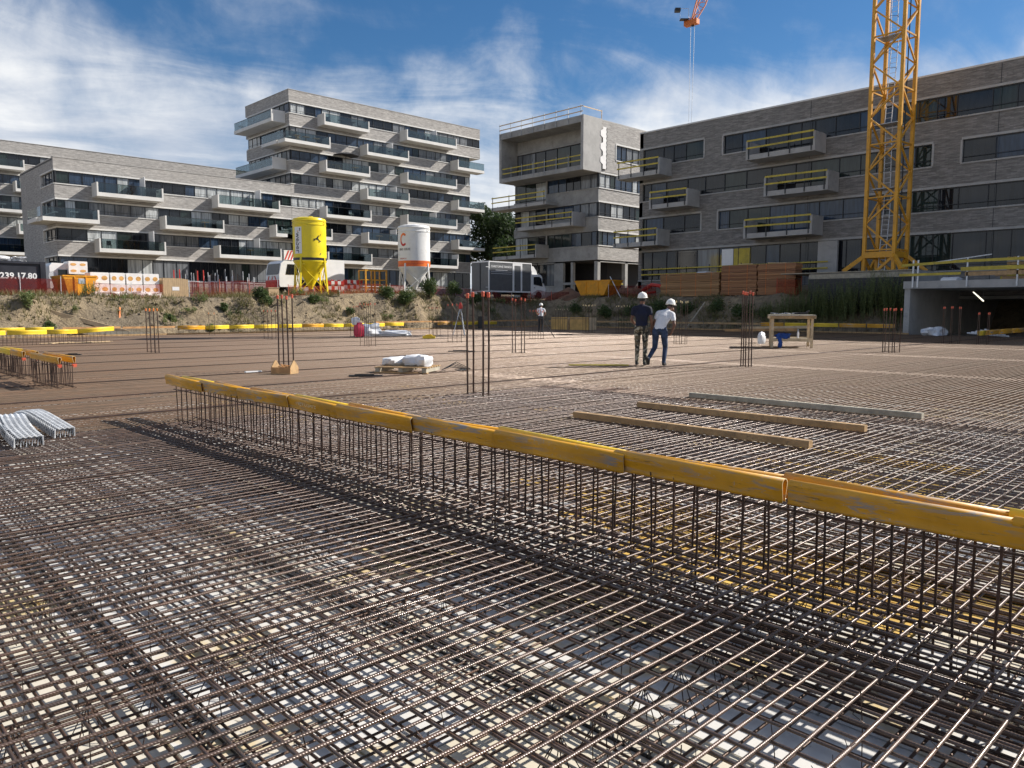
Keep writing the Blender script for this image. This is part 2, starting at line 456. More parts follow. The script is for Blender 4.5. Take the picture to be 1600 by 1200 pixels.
# ------------------------------------------------------------------ mesh helpers
class MB:
    """collects boxes, bars, lathes ... and links them as ONE mesh object"""
    def __init__(s):
        s.v = []
        s.f = []
        s.m = []

    def add(s, vs_, fs_, mi=0):
        o = len(s.v)
        s.v += [tuple(p) for p in vs_]
        for f_ in fs_:
            s.f.append(tuple(i + o for i in f_))
            s.m.append(mi)
        return s

    def box(s, x0, x1, y0, y1, z0, z1, mi=0):
        if x0 > x1: x0, x1 = x1, x0
        if y0 > y1: y0, y1 = y1, y0
        if z0 > z1: z0, z1 = z1, z0
        return s.add([(x0, y0, z0), (x1, y0, z0), (x1, y1, z0), (x0, y1, z0), (x0, y0, z1), (x1, y0, z1), (x1, y1, z1), (x0, y1, z1)],
                     [(0, 3, 2, 1), (4, 5, 6, 7), (0, 1, 5, 4), (1, 2, 6, 5), (2, 3, 7, 6), (3, 0, 4, 7)], mi)

    def beam(s, p, q, a, b_, mi=0, upv=(0, 0, 1)):
        """rectangular bar from p to q, a wide, b_ high"""
        p = Vector(p); q = Vector(q)
        d = (q - p).normalized()
        u = Vector(upv)
        if abs(d.dot(u)) > 0.98:
            u = Vector((1, 0, 0))
        sx = d.cross(u).normalized() * (a / 2)
        sy = sx.cross(d).normalized() * (b_ / 2)
        vs_ = [p - sx - sy, p + sx - sy, p + sx + sy, p - sx + sy, q - sx - sy, q + sx - sy, q + sx + sy, q - sx + sy]
        return s.add(vs_, [(0, 1, 2, 3), (7, 6, 5, 4), (0, 4, 5, 1), (1, 5, 6, 2), (2, 6, 7, 3), (3, 7, 4, 0)], mi)

    def path(s, pts, r, n=6, mi=0, caps=True):
        pts = [Vector(p) for p in pts]
        rs = r if isinstance(r, (list, tuple)) else [r] * len(pts)
        vs_ = []
        for i, p in enumerate(pts):
            d = (pts[min(i + 1, len(pts) - 1)] - pts[max(i - 1, 0)])
            if d.length < 1e-9: d = Vector((0, 0, 1))
            d.normalize()
            u = Vector((0, 0, 1)) if abs(d.z) < 0.95 else Vector((1, 0, 0))
            a = d.cross(u).normalized()
            b_ = a.cross(d).normalized()
            for k in range(n):
                an = 2 * pi * (k + 0.5) / n
                vs_.append(p + a * (cos(an) * rs[i]) + b_ * (sin(an) * rs[i]))
        fs_ = []
        for i in range(len(pts) - 1):
            for k in range(n):
                k2 = (k + 1) % n
                fs_.append((i * n + k, i * n + k2, (i + 1) * n + k2, (i + 1) * n + k))
        if caps:
            fs_.append(tuple(reversed(range(n))))
            fs_.append(tuple((len(pts) - 1) * n + k for k in range(n)))
        return s.add(vs_, fs_, mi)

    def tube(s, p, q, r, n=6, mi=0):
        return s.path([p, q], r, n, mi)

    def lathe(s, prof, c=(0, 0, 0), n=24, mi=0, caps=True):
        vs_ = []
        for r, z in prof:
            for k in range(n):
                a = 2 * pi * k / n
                vs_.append((c[0] + r * cos(a), c[1] + r * sin(a), c[2] + z))
        fs_ = []
        for i in range(len(prof) - 1):
            for k in range(n):
                k2 = (k + 1) % n
                fs_.append((i * n + k, i * n + k2, (i + 1) * n + k2, (i + 1) * n + k))
        if caps:
            fs_.append(tuple(reversed(range(n))))
            fs_.append(tuple((len(prof) - 1) * n + k for k in range(n)))
        return s.add(vs_, fs_, mi)

    def prism(s, poly, h0, h1, axis='z', mi=0):
        """polygon extruded; axis names the extrusion axis: z (x,y), y (x,z), x (y,z)"""
        def P_(a, b_, h):
            return {'z': (a, b_, h), 'y': (a, h, b_), 'x': (h, a, b_)}[axis]
        n = len(poly)
        vs_ = [P_(a, b_, h0) for a, b_ in poly] + [P_(a, b_, h1) for a, b_ in poly]
        fs_ = [tuple(reversed(range(n))), tuple(range(n, 2 * n))]
        for k in range(n):
            k2 = (k + 1) % n
            fs_.append((k, k2, n + k2, n + k))
        return s.add(vs_, fs_, mi)

    def mesh(s, name, mats):
        me = bpy.data.meshes.new(name)
        me.from_pydata(s.v, [], s.f)
        for mt in (mats if isinstance(mats, (list, tuple)) else [mats]):
            me.materials.append(MATS[mt])
        if any(s.m):
            me.polygons.foreach_set('material_index', s.m)
        me.update()
        return me

    def build(s, name, mats, parent=None, smooth=False, fix=True):
        me = s.mesh(name, mats)
        if fix:
            bm = bmesh.new()
            bm.from_mesh(me)
            bmesh.ops.recalc_face_normals(bm, faces=bm.faces[:])
            bm.to_mesh(me)
            bm.free()
        if smooth:
            me.polygons.foreach_set('use_smooth', [True] * len(me.polygons))
            if hasattr(me, 'set_sharp_from_angle'):
                me.set_sharp_from_angle(angle=radians(40))
        return link(name, me, parent)


def link(name, data, parent=None):
    o = bpy.data.objects.new(name, data)
    COL.objects.link(o)
    if parent is not None:
        o.parent = parent
    return o


def tag(o, label=None, cat=None, group=None, kind=None):
    if label: o['label'] = label
    if cat: o['category'] = cat
    if group: o['group'] = group
    if kind or cat: o['kind'] = kind or 'thing'
    return o


def thing(name, label, cat, loc=(0, 0, 0), rz=0.0, group=None):
    o = link(name, None)
    o.location = loc
    o.rotation_euler = (0, 0, rz)
    return tag(o, label, cat, group)


def copy_tree(o, parent=None):
    c = o.copy()
    COL.objects.link(c)
    c.parent = parent
    for ch in [k for k in bpy.data.objects if k.parent == o]:
        copy_tree(ch, c)
    return c


_TEXT_CACHE = {}


def text_mesh(body, size, bold=0.0, align='LEFT'):
    """flat lettering in the XY plane as a mesh"""
    cu = bpy.data.curves.new('lettering', 'FONT')
    cu.body = body
    cu.size = size
    cu.offset = bold
    cu.align_x = align
    cu.resolution_u = 2
    ob = bpy.data.objects.new('lettering', cu)
    COL.objects.link(ob)
    dg = bpy.context.evaluated_depsgraph_get()
    me = bpy.data.meshes.new_from_object(ob.evaluated_get(dg))
    bpy.data.objects.remove(ob)
    bpy.data.curves.remove(cu)
    return me


def lettering(body, size, mat, parent, matrix, bold=0.0, align='LEFT', name='lettering'):
    me = text_mesh(body, size, bold, align)
    me.materials.clear()
    me.materials.append(MATS[mat])
    o = link(name, me, parent)
    o.matrix_local = matrix
    return o


# upright lettering on a wall that faces -Y (reads along +X) / faces -X (reads along -Y)
def on_minus_y(x, y, z):
    return Matrix.Translation((x, y, z)) @ Matrix.Rotation(pi / 2, 4, 'X')


def on_minus_x(x, y, z):
    return Matrix.Translation((x, y, z)) @ Matrix.Rotation(-pi / 2, 4, 'Z') @ Matrix.Rotation(pi / 2, 4, 'X')

# ------------------------------------------------------------------ ground: pit, banks and the terrace above
from mathutils import noise as mnoise


def sstep(a, b, x):
    t_ = min(1, max(0, (x - a) / (b - a)))
    return t_ * t_ * (3 - 2 * t_)


def ground_h(x, y):
    if x > 45.7 and y < 16.0 and x < 65:
        return -0.55
    n = mnoise.fractal(Vector((x * 0.16, y * 0.16, 3.1)), 1.0, 2.1, 4)
    n2 = mnoise.fractal(Vector((x * 0.75, y * 0.75, 8.7)), 1.0, 2.1, 4)
    a = x - 46.4
    b_ = y - 44.0 + 1.1 * sstep(10.8, 8.6, x)
    l_ = -14 - x
    k_ = -14 - y
    right = a >= b_
    d = max(a, b_, l_, k_)
    if a > 0 and b_ > 0:
        d = sqrt(a * a + b_ * b_)
    if d <= 0:
        return -0.9
    crest = 2.08 + 0.42 * sstep(20, 31, x) * sstep(44, 37, x) + 0.12 * n
    if right and y < 44:
        crest = 2.28 + 0.08 * n
    dd = d + 0.55 * n + 0.32 * n2
    rise = sstep(-0.1, 1.0, dd) * 0.35 + sstep(0.5, 3.3, dd) * 0.65
    h = -0.5 + (crest + 0.5) * rise
    if d > 3.2:
        if right and y < 44:
            h += min(1.1, (d - 3.2) * 0.17)
        else:
            h += min(1.5, (d - 3.2) * 0.033)
        h += 0.05 * n2 * min(1, (d - 3.2) * 0.5)
    else:
        h += 0.34 * n2 * sstep(0, 1, d)
    return h


def axis(dense0, dense1, step):
    a = [-900, -500, -250, -120, -60, -30, -16, -14, -10, -5, 0]
    x = 3.0
    while x < dense0 - 0.01:
        a.append(x)
        x += 3.0
    x = dense0
    while x < dense1:
        a.append(x)
        x += step
    x = dense1 + 1
    while x < 110:
        a.append(x)
        x += 3.5
    a += [130, 170, 250, 400, 700, 1200]
    return a


gx = axis(4.2, 57.2, 0.42)
gy = axis(13.26, 57.2, 0.42)
gb = MB()
nx, ny = len(gx), len(gy)
gb.v = [(x, y, ground_h(x, y)) for x in gx for y in gy]
gb.f = [(i * ny + j, (i + 1) * ny + j, (i + 1) * ny + j + 1, i * ny + j + 1) for i in range(nx - 1) for j in range(ny - 1)]
gb.m = [0] * len(gb.f)
ground = gb.build('ground', 'earth', fix=False, smooth=True)
tag(ground, 'bare sandy earth bank and terrace around the pit', kind='structure')

# ------------------------------------------------------------------ formwork deck with its boards
deck = MB().box(-12, 46.1, -12, 43.6, -0.42, -0.262).build('formwork_deck', 'formwork')
tag(deck, 'pale formwork deck under the reinforcement', kind='structure')
pm = {}
for k in ('formwork', 'formwork_grey', 'formwork_yellow'):
    b_ = MB()
    b_.prism([(0.006, 0.006), (0.494, 0.006), (0.494, 1.994), (0.006, 1.994)], 0, 0.018)
    pm[k] = b_.mesh('panel', k)
for i in range(-3, 20):
    for j in range(-1, 9):
        x, y = i * 0.5, j * 2.0 - 0.7 + (0.9 if i % 2 else 0)
        k = 'formwork'
        q = rnd.random()
        if 3.9 < x < 4.9 and 0.4 < y < 3.2: k = 'formwork_yellow'
        elif q < 0.07 and x > 4: k = 'formwork_grey'
        elif q < 0.16 and x > 4: k = 'formwork_yellow'
        o = link('panel', pm[k], deck)
        o.location = (x, y, -0.261 + 0.003 * rnd.random())

# ------------------------------------------------------------------ reinforcement mats


def bar_meshes(name, mat, L, r, n, count, axis_, wob=0.006, seg=10):
    out = []
    for _ in range(count):
        b_ = MB()
        pts = []
        ph, ph2 = rnd.random() * 6, rnd.random() * 6
        for i in range(seg + 1):
            t_ = L * i / seg
            o1 = wob * sin(t_ * 0.9 + ph) + wob * 0.5 * sin(t_ * 2.3 + ph2)
            o2 = wob * 0.35 * sin(t_ * 1.7 + ph2)
            pts.append((t_, o1, o2) if axis_ == 'x' else (o1, t_, o2))
        b_.path(pts, r, n)
        me = b_.mesh(name, mat)
        me.polygons.foreach_set('use_smooth', [True] * len(me.polygons))
        out.append(me)
    return out


def add_far_bars(b_, axis_, z, r, spacing, lo, hi, a0, a1, skip=None, n=5, jit=0.008, seglen=12.0):
    """bars along axis_, one line every spacing between lo and hi, from a0 to a1, in lapped lengths"""
    c = lo
    while c < hi:
        cc = c + rnd.uniform(-jit, jit)
        s0 = a0
        if skip and skip[0] <= c < skip[1]:
            s0 = skip[2]
        cuts = [q for q in (11.2, 18.0, 24.8, 31.6, 38.4) if q > s0 + 1] + [a1]
        s = s0
        k = 0
        for e in cuts:
            e2_ = min(a1, e + 0.32 + rnd.uniform(-.06, .06))
            o_ = 0.016 * (k % 2)
            zo = 0.006 * (k % 2)
            p = []
            for i in range(3):
                t_ = s + (e2_ - s) * i / 2
                j = rnd.uniform(-0.007, 0.007)
                zz_ = z + zo + rnd.uniform(-.003, .003)
                p.append((t_, cc + o_ + j, zz_) if axis_ == 'x' else (cc + o_ + j, t_, zz_))
            b_.path(p, r, n, caps=False)
            s = e - 0.32 + rnd.uniform(-.06, .06)
            k += 1
        c += spacing


top_mat = thing('rebar_mat', 'upper rusty rebar mat with close bars, spread over the whole deck', 'rebar mat')
low_mat = thing('rebar_mat', 'lower darker rebar mat lying just above the pale boards', 'rebar mat')
NX, NY = 11.0, 11.0
mx_ = bar_meshes('bar', 'rebar', 12.0, 0.0068, 7, 7, 'x', wob=0.009)
my_ = bar_meshes('bar', 'rebar', 12.0, 0.0066, 7, 7, 'y', wob=0.010)
c = 0.15
while c < 9.8:
    o = link('bar', rnd.choice(mx_), top_mat)
    o.location = (NX - 12.0 + rnd.uniform(-.2, .2), c + rnd.uniform(-.009, .009), 0.0)
    o.rotation_euler = (0, 0, rnd.uniform(-.0022, .0022))
    k_ = rnd.choice((.85, 1, 1, 1, 1.2))
    o.scale = (1, k_, k_)
    c += 0.10
c = -0.6
while c < 11:
    o = link('bar', rnd.choice(my_), top_mat)
    o.location = (c + rnd.uniform(-.012, .012), NY - 12.0 + rnd.uniform(-.2, .2), -0.0150)
    o.rotation_euler = (0, 0, rnd.uniform(-.0015, .0015))
    if rnd.random() < 0.35:                                        # lapped pairs
        o = link('bar', rnd.choice(my_), top_mat)
        o.location = (c + 0.018, NY - 12.0 + rnd.uniform(-6, 4), -0.0152)
    c += 0.108
b_ = MB()
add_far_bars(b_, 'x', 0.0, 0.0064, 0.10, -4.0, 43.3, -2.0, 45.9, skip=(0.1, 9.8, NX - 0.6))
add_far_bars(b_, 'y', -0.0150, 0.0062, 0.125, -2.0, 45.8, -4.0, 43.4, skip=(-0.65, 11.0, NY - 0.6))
hv = MB().path([(-1, 0, 0), (22, .03, 0), (45.8, 0, 0)], 0.0085, 5).mesh('shadow_line_bar', 'rebar_dark')  # dark bars stand in for the shadow and gap lines along X
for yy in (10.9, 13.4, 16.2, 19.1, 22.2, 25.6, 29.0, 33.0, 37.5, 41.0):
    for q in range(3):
        o = link('shadow_line_bar', hv, top_mat)
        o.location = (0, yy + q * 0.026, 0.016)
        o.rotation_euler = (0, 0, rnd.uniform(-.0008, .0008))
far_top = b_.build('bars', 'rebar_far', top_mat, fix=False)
far_top.data.polygons.foreach_set('use_smooth', [True] * len(far_top.data.polygons))
tag(far_top, kind='stuff')

mxl = bar_meshes('bar', 'rebar_low', 12.0, 0.0062, 6, 5, 'x')
myl = bar_meshes('bar', 'rebar_low', 12.0, 0.0062, 6, 5, 'y')
c = 0.08
while c < 9:
    o = link('bar', rnd.choice(mxl), low_mat)
    o.location = (NX - 12.0 + rnd.uniform(-.2, .2), c + rnd.uniform(-.02, .02), -0.196)
    c += 0.1
c = -0.6
while c < 9:
    o = link('bar', rnd.choice(myl), low_mat)
    o.location = (c + rnd.uniform(-.02, .02), NY - 12.0 + rnd.uniform(-.2, .2), -0.210)
    c += 0.12
# the beam under the starter bars: a dense cage of long bars
for xx in (3.02, 3.09, 3.17, 3.26, 3.34, 3.43, 3.52, 3.60, 3.72, 3.80, 3.88, 4.0):
    for zz in (-0.18, -0.12, -0.055):
        if rnd.random() < 0.8:
            o = link('bar', rnd.choice(myl), low_mat)
            o.location = (xx + rnd.uniform(-.02, .02), NY - 12.0 + rnd.uniform(-.3, .3), zz)
b_ = MB()
add_far_bars(b_, 'x', -0.196, 0.0055, 0.20, -4.0, 43.3, -2.0, 45.9, skip=(0.0, 9, NX - 0.6), n=3)
add_far_bars(b_, 'y', -0.210, 0.0055, 0.20, -2.0, 45.8, -4.0, 43.4, skip=(-0.65, 9, NY - 0.6), n=3)
tag(b_.build('bars', 'rebar_low', low_mat, fix=False), kind='stuff')

# black lattice spacer strips lying along Y on the boards
def spacer_strip(x, y0, y1, label):
    t_ = thing('spacer_strip', label, 'spacer', (x, y0, -0.243), group='black lattice spacers under the mat')
    L = y1 - y0
    for i, dx in enumerate((-0.035, 0.035)):
        MB().box(dx - .003, dx + .003, 0, L, 0, 0.016).build('rail', 'wire_black', t_)
    b_ = MB()
    y = 0.0
    while y < L - 0.1:
        for q in range(2):
            a = rnd.uniform(-.03, .03)
            b_.beam((-0.045, y + q * 0.03 - a, 0.010 + 0.012 * (q % 2)), (0.045, y + q * 0.03 + a + 0.03, 0.012 + 0.012 * ((q + 1) % 2)), 0.004, 0.006)
        y += 0.085
    tag(b_.build('lattice', 'wire_black', t_), kind='stuff')


spacer_strip(1.12, 1.6, 6.4, 'black plastic lattice spacer on the boards, nearest the left edge of the picture')
spacer_strip(2.28, 0.9, 6.4, 'black plastic lattice spacer on the boards, second one in from the left')
spacer_strip(5.0, 0.6, 6.4, 'black plastic lattice spacer on the boards, beyond the front starter bars')


def high_chairs(y, x0, x1, label, step=0.24):
    """zigzag wire chair between lower and upper mat, running along X"""
    t_ = thing('bar_chair', label, 'bar chair', (x0, y, 0), group='wire chairs between the mats')
    MB().path([(0, 0, -0.025), (x1 - x0, 0, -0.025)], 0.003, 4).build('top_wire', 'rebar_dark', t_)
    b_ = MB()
    x = 0.0
    while x < x1 - x0 - 0.2:
        top = (x + step / 2, 0, -0.03)
        for a, s_ in ((-0.09, -0.10), (-0.03, -0.12), (0.03, 0.12), (0.09, 0.10), (-0.06, 0.10), (0.06, -0.12)):
            b_.path([(x + step / 2 + a, s_, -0.235), top], 0.0026, 3, caps=False)
        x += step
    tag(b_.build('legs', 'rebar_dark', t_), kind='stuff')


high_chairs(1.69, 1.5, 6.5, 'zigzag wire bar chair under the mat, nearest the camera at lower right')
high_chairs(3.05, 0.4, 3.4, 'zigzag wire bar chair under the mat, left of the front starter bars')
high_chairs(4.45, 0.6, 3.4, 'zigzag wire bar chair under the mat, midway along the left foreground')
high_chairs(3.4, 4.1, 9.0, 'zigzag wire bar chair under the mat, behind the front yellow caps')

# upright tie wires poking up between the mats
tw = []
for k in range(4):
    b_ = MB()
    h = 0.17 + 0.03 * k
    b_.path([(0, 0, -0.235), (rnd.uniform(-.01, .01), 0, -0.235 + h * 0.6), (rnd.uniform(-.02, .02), 0.01, -0.235 + h + 0.03)], 0.0021, 4)
    if k % 2: b_.path([(0.0, 0, -0.06), (0.03, 0.03, -0.03), (0.01, 0.05, 0.0)], 0.0018, 3)
    tw.append(b_.mesh('tie_wire', 'rebar_dark'))
tie = thing('tie_wires', 'thin upright tie wires standing between the two mats', 'tie wire')
for _ in range(150):
    u, v = rnd.uniform(0.4, 8), rnd.uniform(0.6, 9)
    o = link('wire', rnd.choice(tw), tie)
    o.location = (u, v, 0)
    o.rotation_euler = (rnd.uniform(-.15, .15), rnd.uniform(-.15, .15), rnd.uniform(0, 6))

# twisted tie knots on the near crossings
b_ = MB()
for _ in range(1500):
    x = -0.6 + 0.108 * rnd.randint(6, 90) + rnd.uniform(-.01, .01)
    y = 0.15 + 0.10 * rnd.randint(2, 80) + rnd.uniform(-.008, .008)
    a = rnd.uniform(0, 6.28)
    ca, sa = cos(a) * .012, sin(a) * .012
    b_.path([(x - ca, y - sa, -.022), (x, y, .009), (x + ca, y + sa, -.018)], .0016, 3, caps=False)
    b_.path([(x, y, .006), (x + sa * 1.6, y - ca * 1.6, .016 + .01 * rnd.random())], .0015, 3, caps=False)
tag(b_.build('tie_knots', 'rebar_dark', top_mat, fix=False), kind='stuff')

# ------------------------------------------------------------------ starter-bar rows with plastic caps


def cap_mesh(mat, L=1.04, h=0.125, w_=0.030, th=0.005):
    """inverted, slightly pinched U profile extruded along +Y, bottom at z=0"""
    def prof(w0, hh, base):
        p = []
        for k in range(9):
            a = pi - pi * k / 8
            p.append((w0 * cos(a), hh - w0 + w0 * sin(a)))
        left = [(-w0 * 0.50 - 0.006, base), (-w0 * 0.48, base + 0.012), (-w0 * 0.72, hh * 0.42)]
        right = [(w0 * 0.72, hh * 0.42), (w0 * 0.48, base + 0.012), (w0 * 0.50 + 0.006, base)]
        return left + p + right
    po = prof(w_, h, 0.0)
    pi_ = prof(w_ - th, h - th, 0.002)
    n = len(po)
    vs_ = [(a, y, b2) for y in (0, L) for (a, b2) in po] + [(a, y, b2) for y in (0, L) for (a, b2) in pi_]
    fs_ = []
    for k in range(n - 1):
        fs_.append((k, k + 1, n + k + 1, n + k))
        fs_.append((2 * n + k + 1, 2 * n + k, 3 * n + k, 3 * n + k + 1))
    mi = [0] * len(fs_)
    for k in range(n - 1):
        fs_.append((k + 1, k, 2 * n + k, 2 * n + k + 1)); mi.append(1)
        fs_.append((n + k, n + k + 1, 3 * n + k + 1, 3 * n + k)); mi.append(1)
    fs_.append((0, n, 3 * n, 2 * n)); mi.append(1)
    fs_.append((n - 1, 2 * n + n - 1, 3 * n + n - 1, 2 * n - 1)); mi.append(1)
    b_ = MB()
    b_.add(vs_, fs_)
    b_.m = mi
    me = b_.mesh('protective_cap', [mat, 'cap_edge'])
    me.polygons.foreach_set('use_smooth', [i < 2 * (n - 1) for i in range(len(me.polygons))])
    return me


CAPM = {k: cap_mesh(k) for k in ('cap_yellow', 'cap_bright', 'cap_orange')}


def put_cap(p, q, label, mat='cap_yellow', roll=0.0, group='yellow plastic caps on the starter bars', big=1.0):
    """cap with its bottom edge from p to q"""
    p, q = Vector(p), Vector(q)
    d = q - p
    o = link('protective_cap', CAPM[mat])
    o.location = p
    o.rotation_euler = (atan2(d.z, sqrt(d.x * d.x + d.y * d.y)), roll, atan2(d.y, d.x) - pi / 2)
    o.scale = (1, d.length / 1.04, 1)
    if big > 1:
        o.scale = (big, d.length / 1.04, big)
    tag(o, label, 'cap', group)
    return o


def bar_row(p, q, step, label, z0=-0.24, z1=0.47, r=0.0068, rails=(0.018, 0.40), mat='rebar_dark', lean=0.014):
    """row of upright starter bars from p to q (x,y)"""
    p, q = Vector((*p, 0)), Vector((*q, 0))
    t_ = thing('starter_bar_row', label, 'starter bars', (p.x, p.y, 0), group='rows of wall starter bars')
    d = q - p
    L = d.length
    u = d / L
    ms = []
    for k in range(3):
        b_ = MB()
        b_.path([(0, 0, z0), (rnd.uniform(-.006, .006), rnd.uniform(-.006, .006), (z0 + z1) / 2), (0, 0, z1)], r, 6)
        ms.append(b_.mesh('bar', mat))
    s = 0.04
    k = 0
    while s < L:
        o = link('bar', ms[k % 3], t_)
        o.location = u * s
        o.rotation_euler = (rnd.uniform(-lean, lean), rnd.uniform(-lean, lean), rnd.random() * 6)
        s += step * (rnd.uniform(0.92, 1.08))
        k += 1
    for i, z in enumerate(rails):
        MB().path([u * -0.15 + Vector((0.012, 0.012, z)), u * (L + 0.1) + Vector((0.012, 0.012, z))], r, 6).build('rail_bar', mat, t_)
    return t_


WX = 3.68
bar_row((WX, -1.0), (WX, 9.95), 0.15, 'front row of dark starter bars under the long line of yellow caps, nearer the camera')
bar_row((WX + 0.24, -1.0), (WX + 0.24, 9.95), 0.15, 'second row of dark starter bars, just behind the front capped row')
ends = [10.2, 9.12, 8.06, 7.02, 6.02, 4.98, 3.92, 2.86, 1.80, 0.76, -0.28]
desc = ['far left end', 'second from the far left end', 'third from the far left end', 'fourth from the far left end, with raised lettering',
        'fifth from the far left end', 'sixth from the far left end', 'scuffed grey on top, seventh from far left',
        'scuffed with grey scratches, left of the open joint', 'clean smooth one right of the open joint', 'nearest the camera at the right picture edge']
for i in range(10):
    y0, y1 = ends[i + 1], ends[i]
    dz0 = (.010, .014, .036, .000, .012, .014, .006, .010, .004, .01)[i]
    dz1 = (.050, .040, .020, .040, .026, .030, .030, .022, .012, .02)[i]
    sx_ = .006 * (1 if i % 2 else -1)
    dz0, dz1 = dz0 * .6, dz1 * .6
    o = put_cap((WX + sx_ + rnd.uniform(-.006, .006), y0 - (-.012 if i == 7 else 0.04), 0.428 + dz0), (WX + sx_ + rnd.uniform(-.006, .006), y1 + (-.02 if i == 8 else 0.04), 0.428 + dz1),
                'yellow cap on front starter row, ' + desc[i], roll=rnd.uniform(-.06, .06))
    if i == 3:
        l_ = lettering('NEVOSAFE', 0.075, 'cap_edge', o, Matrix.Translation((-0.0295, 0.80, 0.048)) @ Matrix.Rotation(-pi / 2, 4, 'Z') @ Matrix.Rotation(pi / 2 - 0.12, 4, 'X'))
e2 = [10.3, 9.3, 8.3, 7.28, 6.25, 5.2, 4.16, 3.02, 1.9, 0.85, -0.2]
for i in range(10):
    put_cap((WX + 0.24 + rnd.uniform(-.01, .01), e2[i + 1] - 0.02, 0.392 + rnd.uniform(-.012, .015)), (WX + 0.24 + rnd.uniform(-.01, .01), e2[i] + 0.02, 0.392 + rnd.uniform(-.012, .03)),
            'yellow cap on second starter row behind the front caps, number %s from the far left' % ('one', 'two', 'three', 'four', 'five', 'six', 'seven', 'eight', 'nine', 'ten')[i],
            'cap_yellow' if i % 3 else 'cap_bright', roll=rnd.uniform(-.06, .06))

# the same wall line further back on the left, after a gap
bar_row((WX, 15.5), (WX, 17.35), 0.10, 'short row of starter bars at the left edge, nearest the gap in the wall line', lean=0.05)
bar_row((WX + 0.24, 15.5), (WX + 0.24, 17.35), 0.10, 'short row of starter bars at the left edge, behind the nearest short row', lean=0.05)
bar_row((WX, 18.1), (WX, 24.0), 0.12, 'row of starter bars running out of the left picture edge', lean=0.05)
bar_row((WX + 0.24, 18.1), (WX + 0.24, 24.0), 0.12, 'row of starter bars running out of the left edge, behind the other', lean=0.05)
k = 0
for xx, side in ((WX, 'front'), (WX + 0.24, 'rear')):
    for y0, y1, w_ in ((15.35, 17.4, 'on the short left-hand rows'), (18.0, 19.1, 'at the left edge behind the short rows'), (19.1, 21.0, 'leaving the left picture edge')):
        put_cap((xx, y0, 0.44 + rnd.uniform(0, .03)), (xx, y1, 0.44 + rnd.uniform(0, .03)), 'dull yellow %s cap %s' % (side, w_), 'cap_yellow' if y0 < 19 else 'cap_bright', rnd.uniform(-.1, .1))
for nm, (x, y) in (('on the front cap of the short left-hand rows', (WX, 15.36)), ('on the rear cap of the short left-hand rows', (WX + 0.24, 15.36)),
                   ('on the front cap at the left edge', (WX, 18.0)), ('on the rear cap at the left edge', (WX + 0.24, 18.0))):
    tag(MB().box(x - .035, x + .035, y - .02, y + .03, 0.405, 0.44).box(x - .025, x + .025, y - .03, y - .02, 0.385, 0.43).build('end_clip', 'cap_red'),
        'orange plastic end clip ' + nm, 'clip', 'orange end clips')

# rows out on the left of the field, along X
bar_row((5.2, 35.0), (10.2, 35.0), 0.14, 'starter bars under yellow caps in the left distance, nearer row', z1=0.42, rails=(0.02,))
bar_row((5.2, 38.6), (10.4, 38.6), 0.14, 'starter bars under yellow caps in the left distance, farther row', z1=0.42, rails=(0.02,))
for i, (x0, x1) in enumerate(((5.2, 6.6), (6.65, 8.0), (8.0, 9.1), (9.1, 10.5))):
    w_ = ('first', 'second', 'third', 'tilted last')[i]
    put_cap((x1, 35.0, 0.42 + (0.10 if i == 3 else 0)), (x0, 35.0, 0.42), 'bright yellow cap in the left distance, %s of the nearer row' % w_, 'cap_bright', big=1.45)
    if i < 3:
        put_cap((x1, 38.6, 0.45), (x0, 38.6, 0.45), 'bright yellow cap in the left distance, %s of the farther row' % w_, 'cap_bright', big=1.45)
b_ = MB()
for k in range(9):
    x = 7.9 + 0.24 * k
    b_.beam((x, 35.6 + rnd.uniform(-.3, .3), 0.03 + 0.02 * rnd.random()), (x + rnd.uniform(.5, 1.4), 35.7 + rnd.uniform(-.4, .4), 0.03 + .03 * rnd.random()), 0.09, 0.03)
tag(b_.build('scrap_wood', 'timber_pale'), 'loose heap of offcut boards beside the left distant starter bars', 'scrap wood', kind='thing')

# far long edge (y = 43.5)
tag(MB().box(4, 46.0, 43.42, 43.47, -0.26, 0.10).build('edge_board', 'timber'), 'dark edge board along the far left side of the deck', 'board')
tag(MB().box(45.92, 45.97, 15.6, 43.40, -0.26, 0.10).build('edge_board', 'timber'), 'dark edge board along the far right side of the deck', 'board')
bar_row((8.0, 43.2), (45.2, 43.2), 0.28, 'long row of starter bars along the far left edge of the deck', z1=0.36, rails=(0.02,))
x = 16.2
k = 0
while x < 40:
    L = rnd.uniform(1.35, 1.6)
    lab = 'bright yellow cap on the far deck edge, %s from the left' % ('first', 'second', 'third', 'fourth', 'fifth', 'sixth', 'seventh', 'eighth', 'ninth', 'tenth', 'eleventh', 'twelfth', 'thirteenth', 'fourteenth', 'fifteenth', 'sixteenth', 'seventeenth')[k]
    if not (30.5 < x < 33.8):
        put_cap((x + L, 43.2, 0.28 + rnd.uniform(-.02, .03)), (x, 43.2, 0.28 + rnd.uniform(-.02, .03)), lab, 'cap_bright' if k % 5 else 'cap_yellow', 0, big=1.75)
        k += 1
    x += L + 0.02
for i, (x0, x1, z) in enumerate(((10.6, 13.3, .42), (13.4, 16.1, .40), (29.2, 33.9, .5), (34.0, 39.5, .48), (39.6, 45.3, .48))):
    tag(MB().box(x0, x1, 43.26, 43.30, z, z + 0.10).build('guard_board', 'timber_orange'),
        'orange-brown guard board on the far left deck edge, %s from the left' % ('first', 'second', 'third', 'fourth', 'last')[i], 'board', 'guard boards on the far edge')
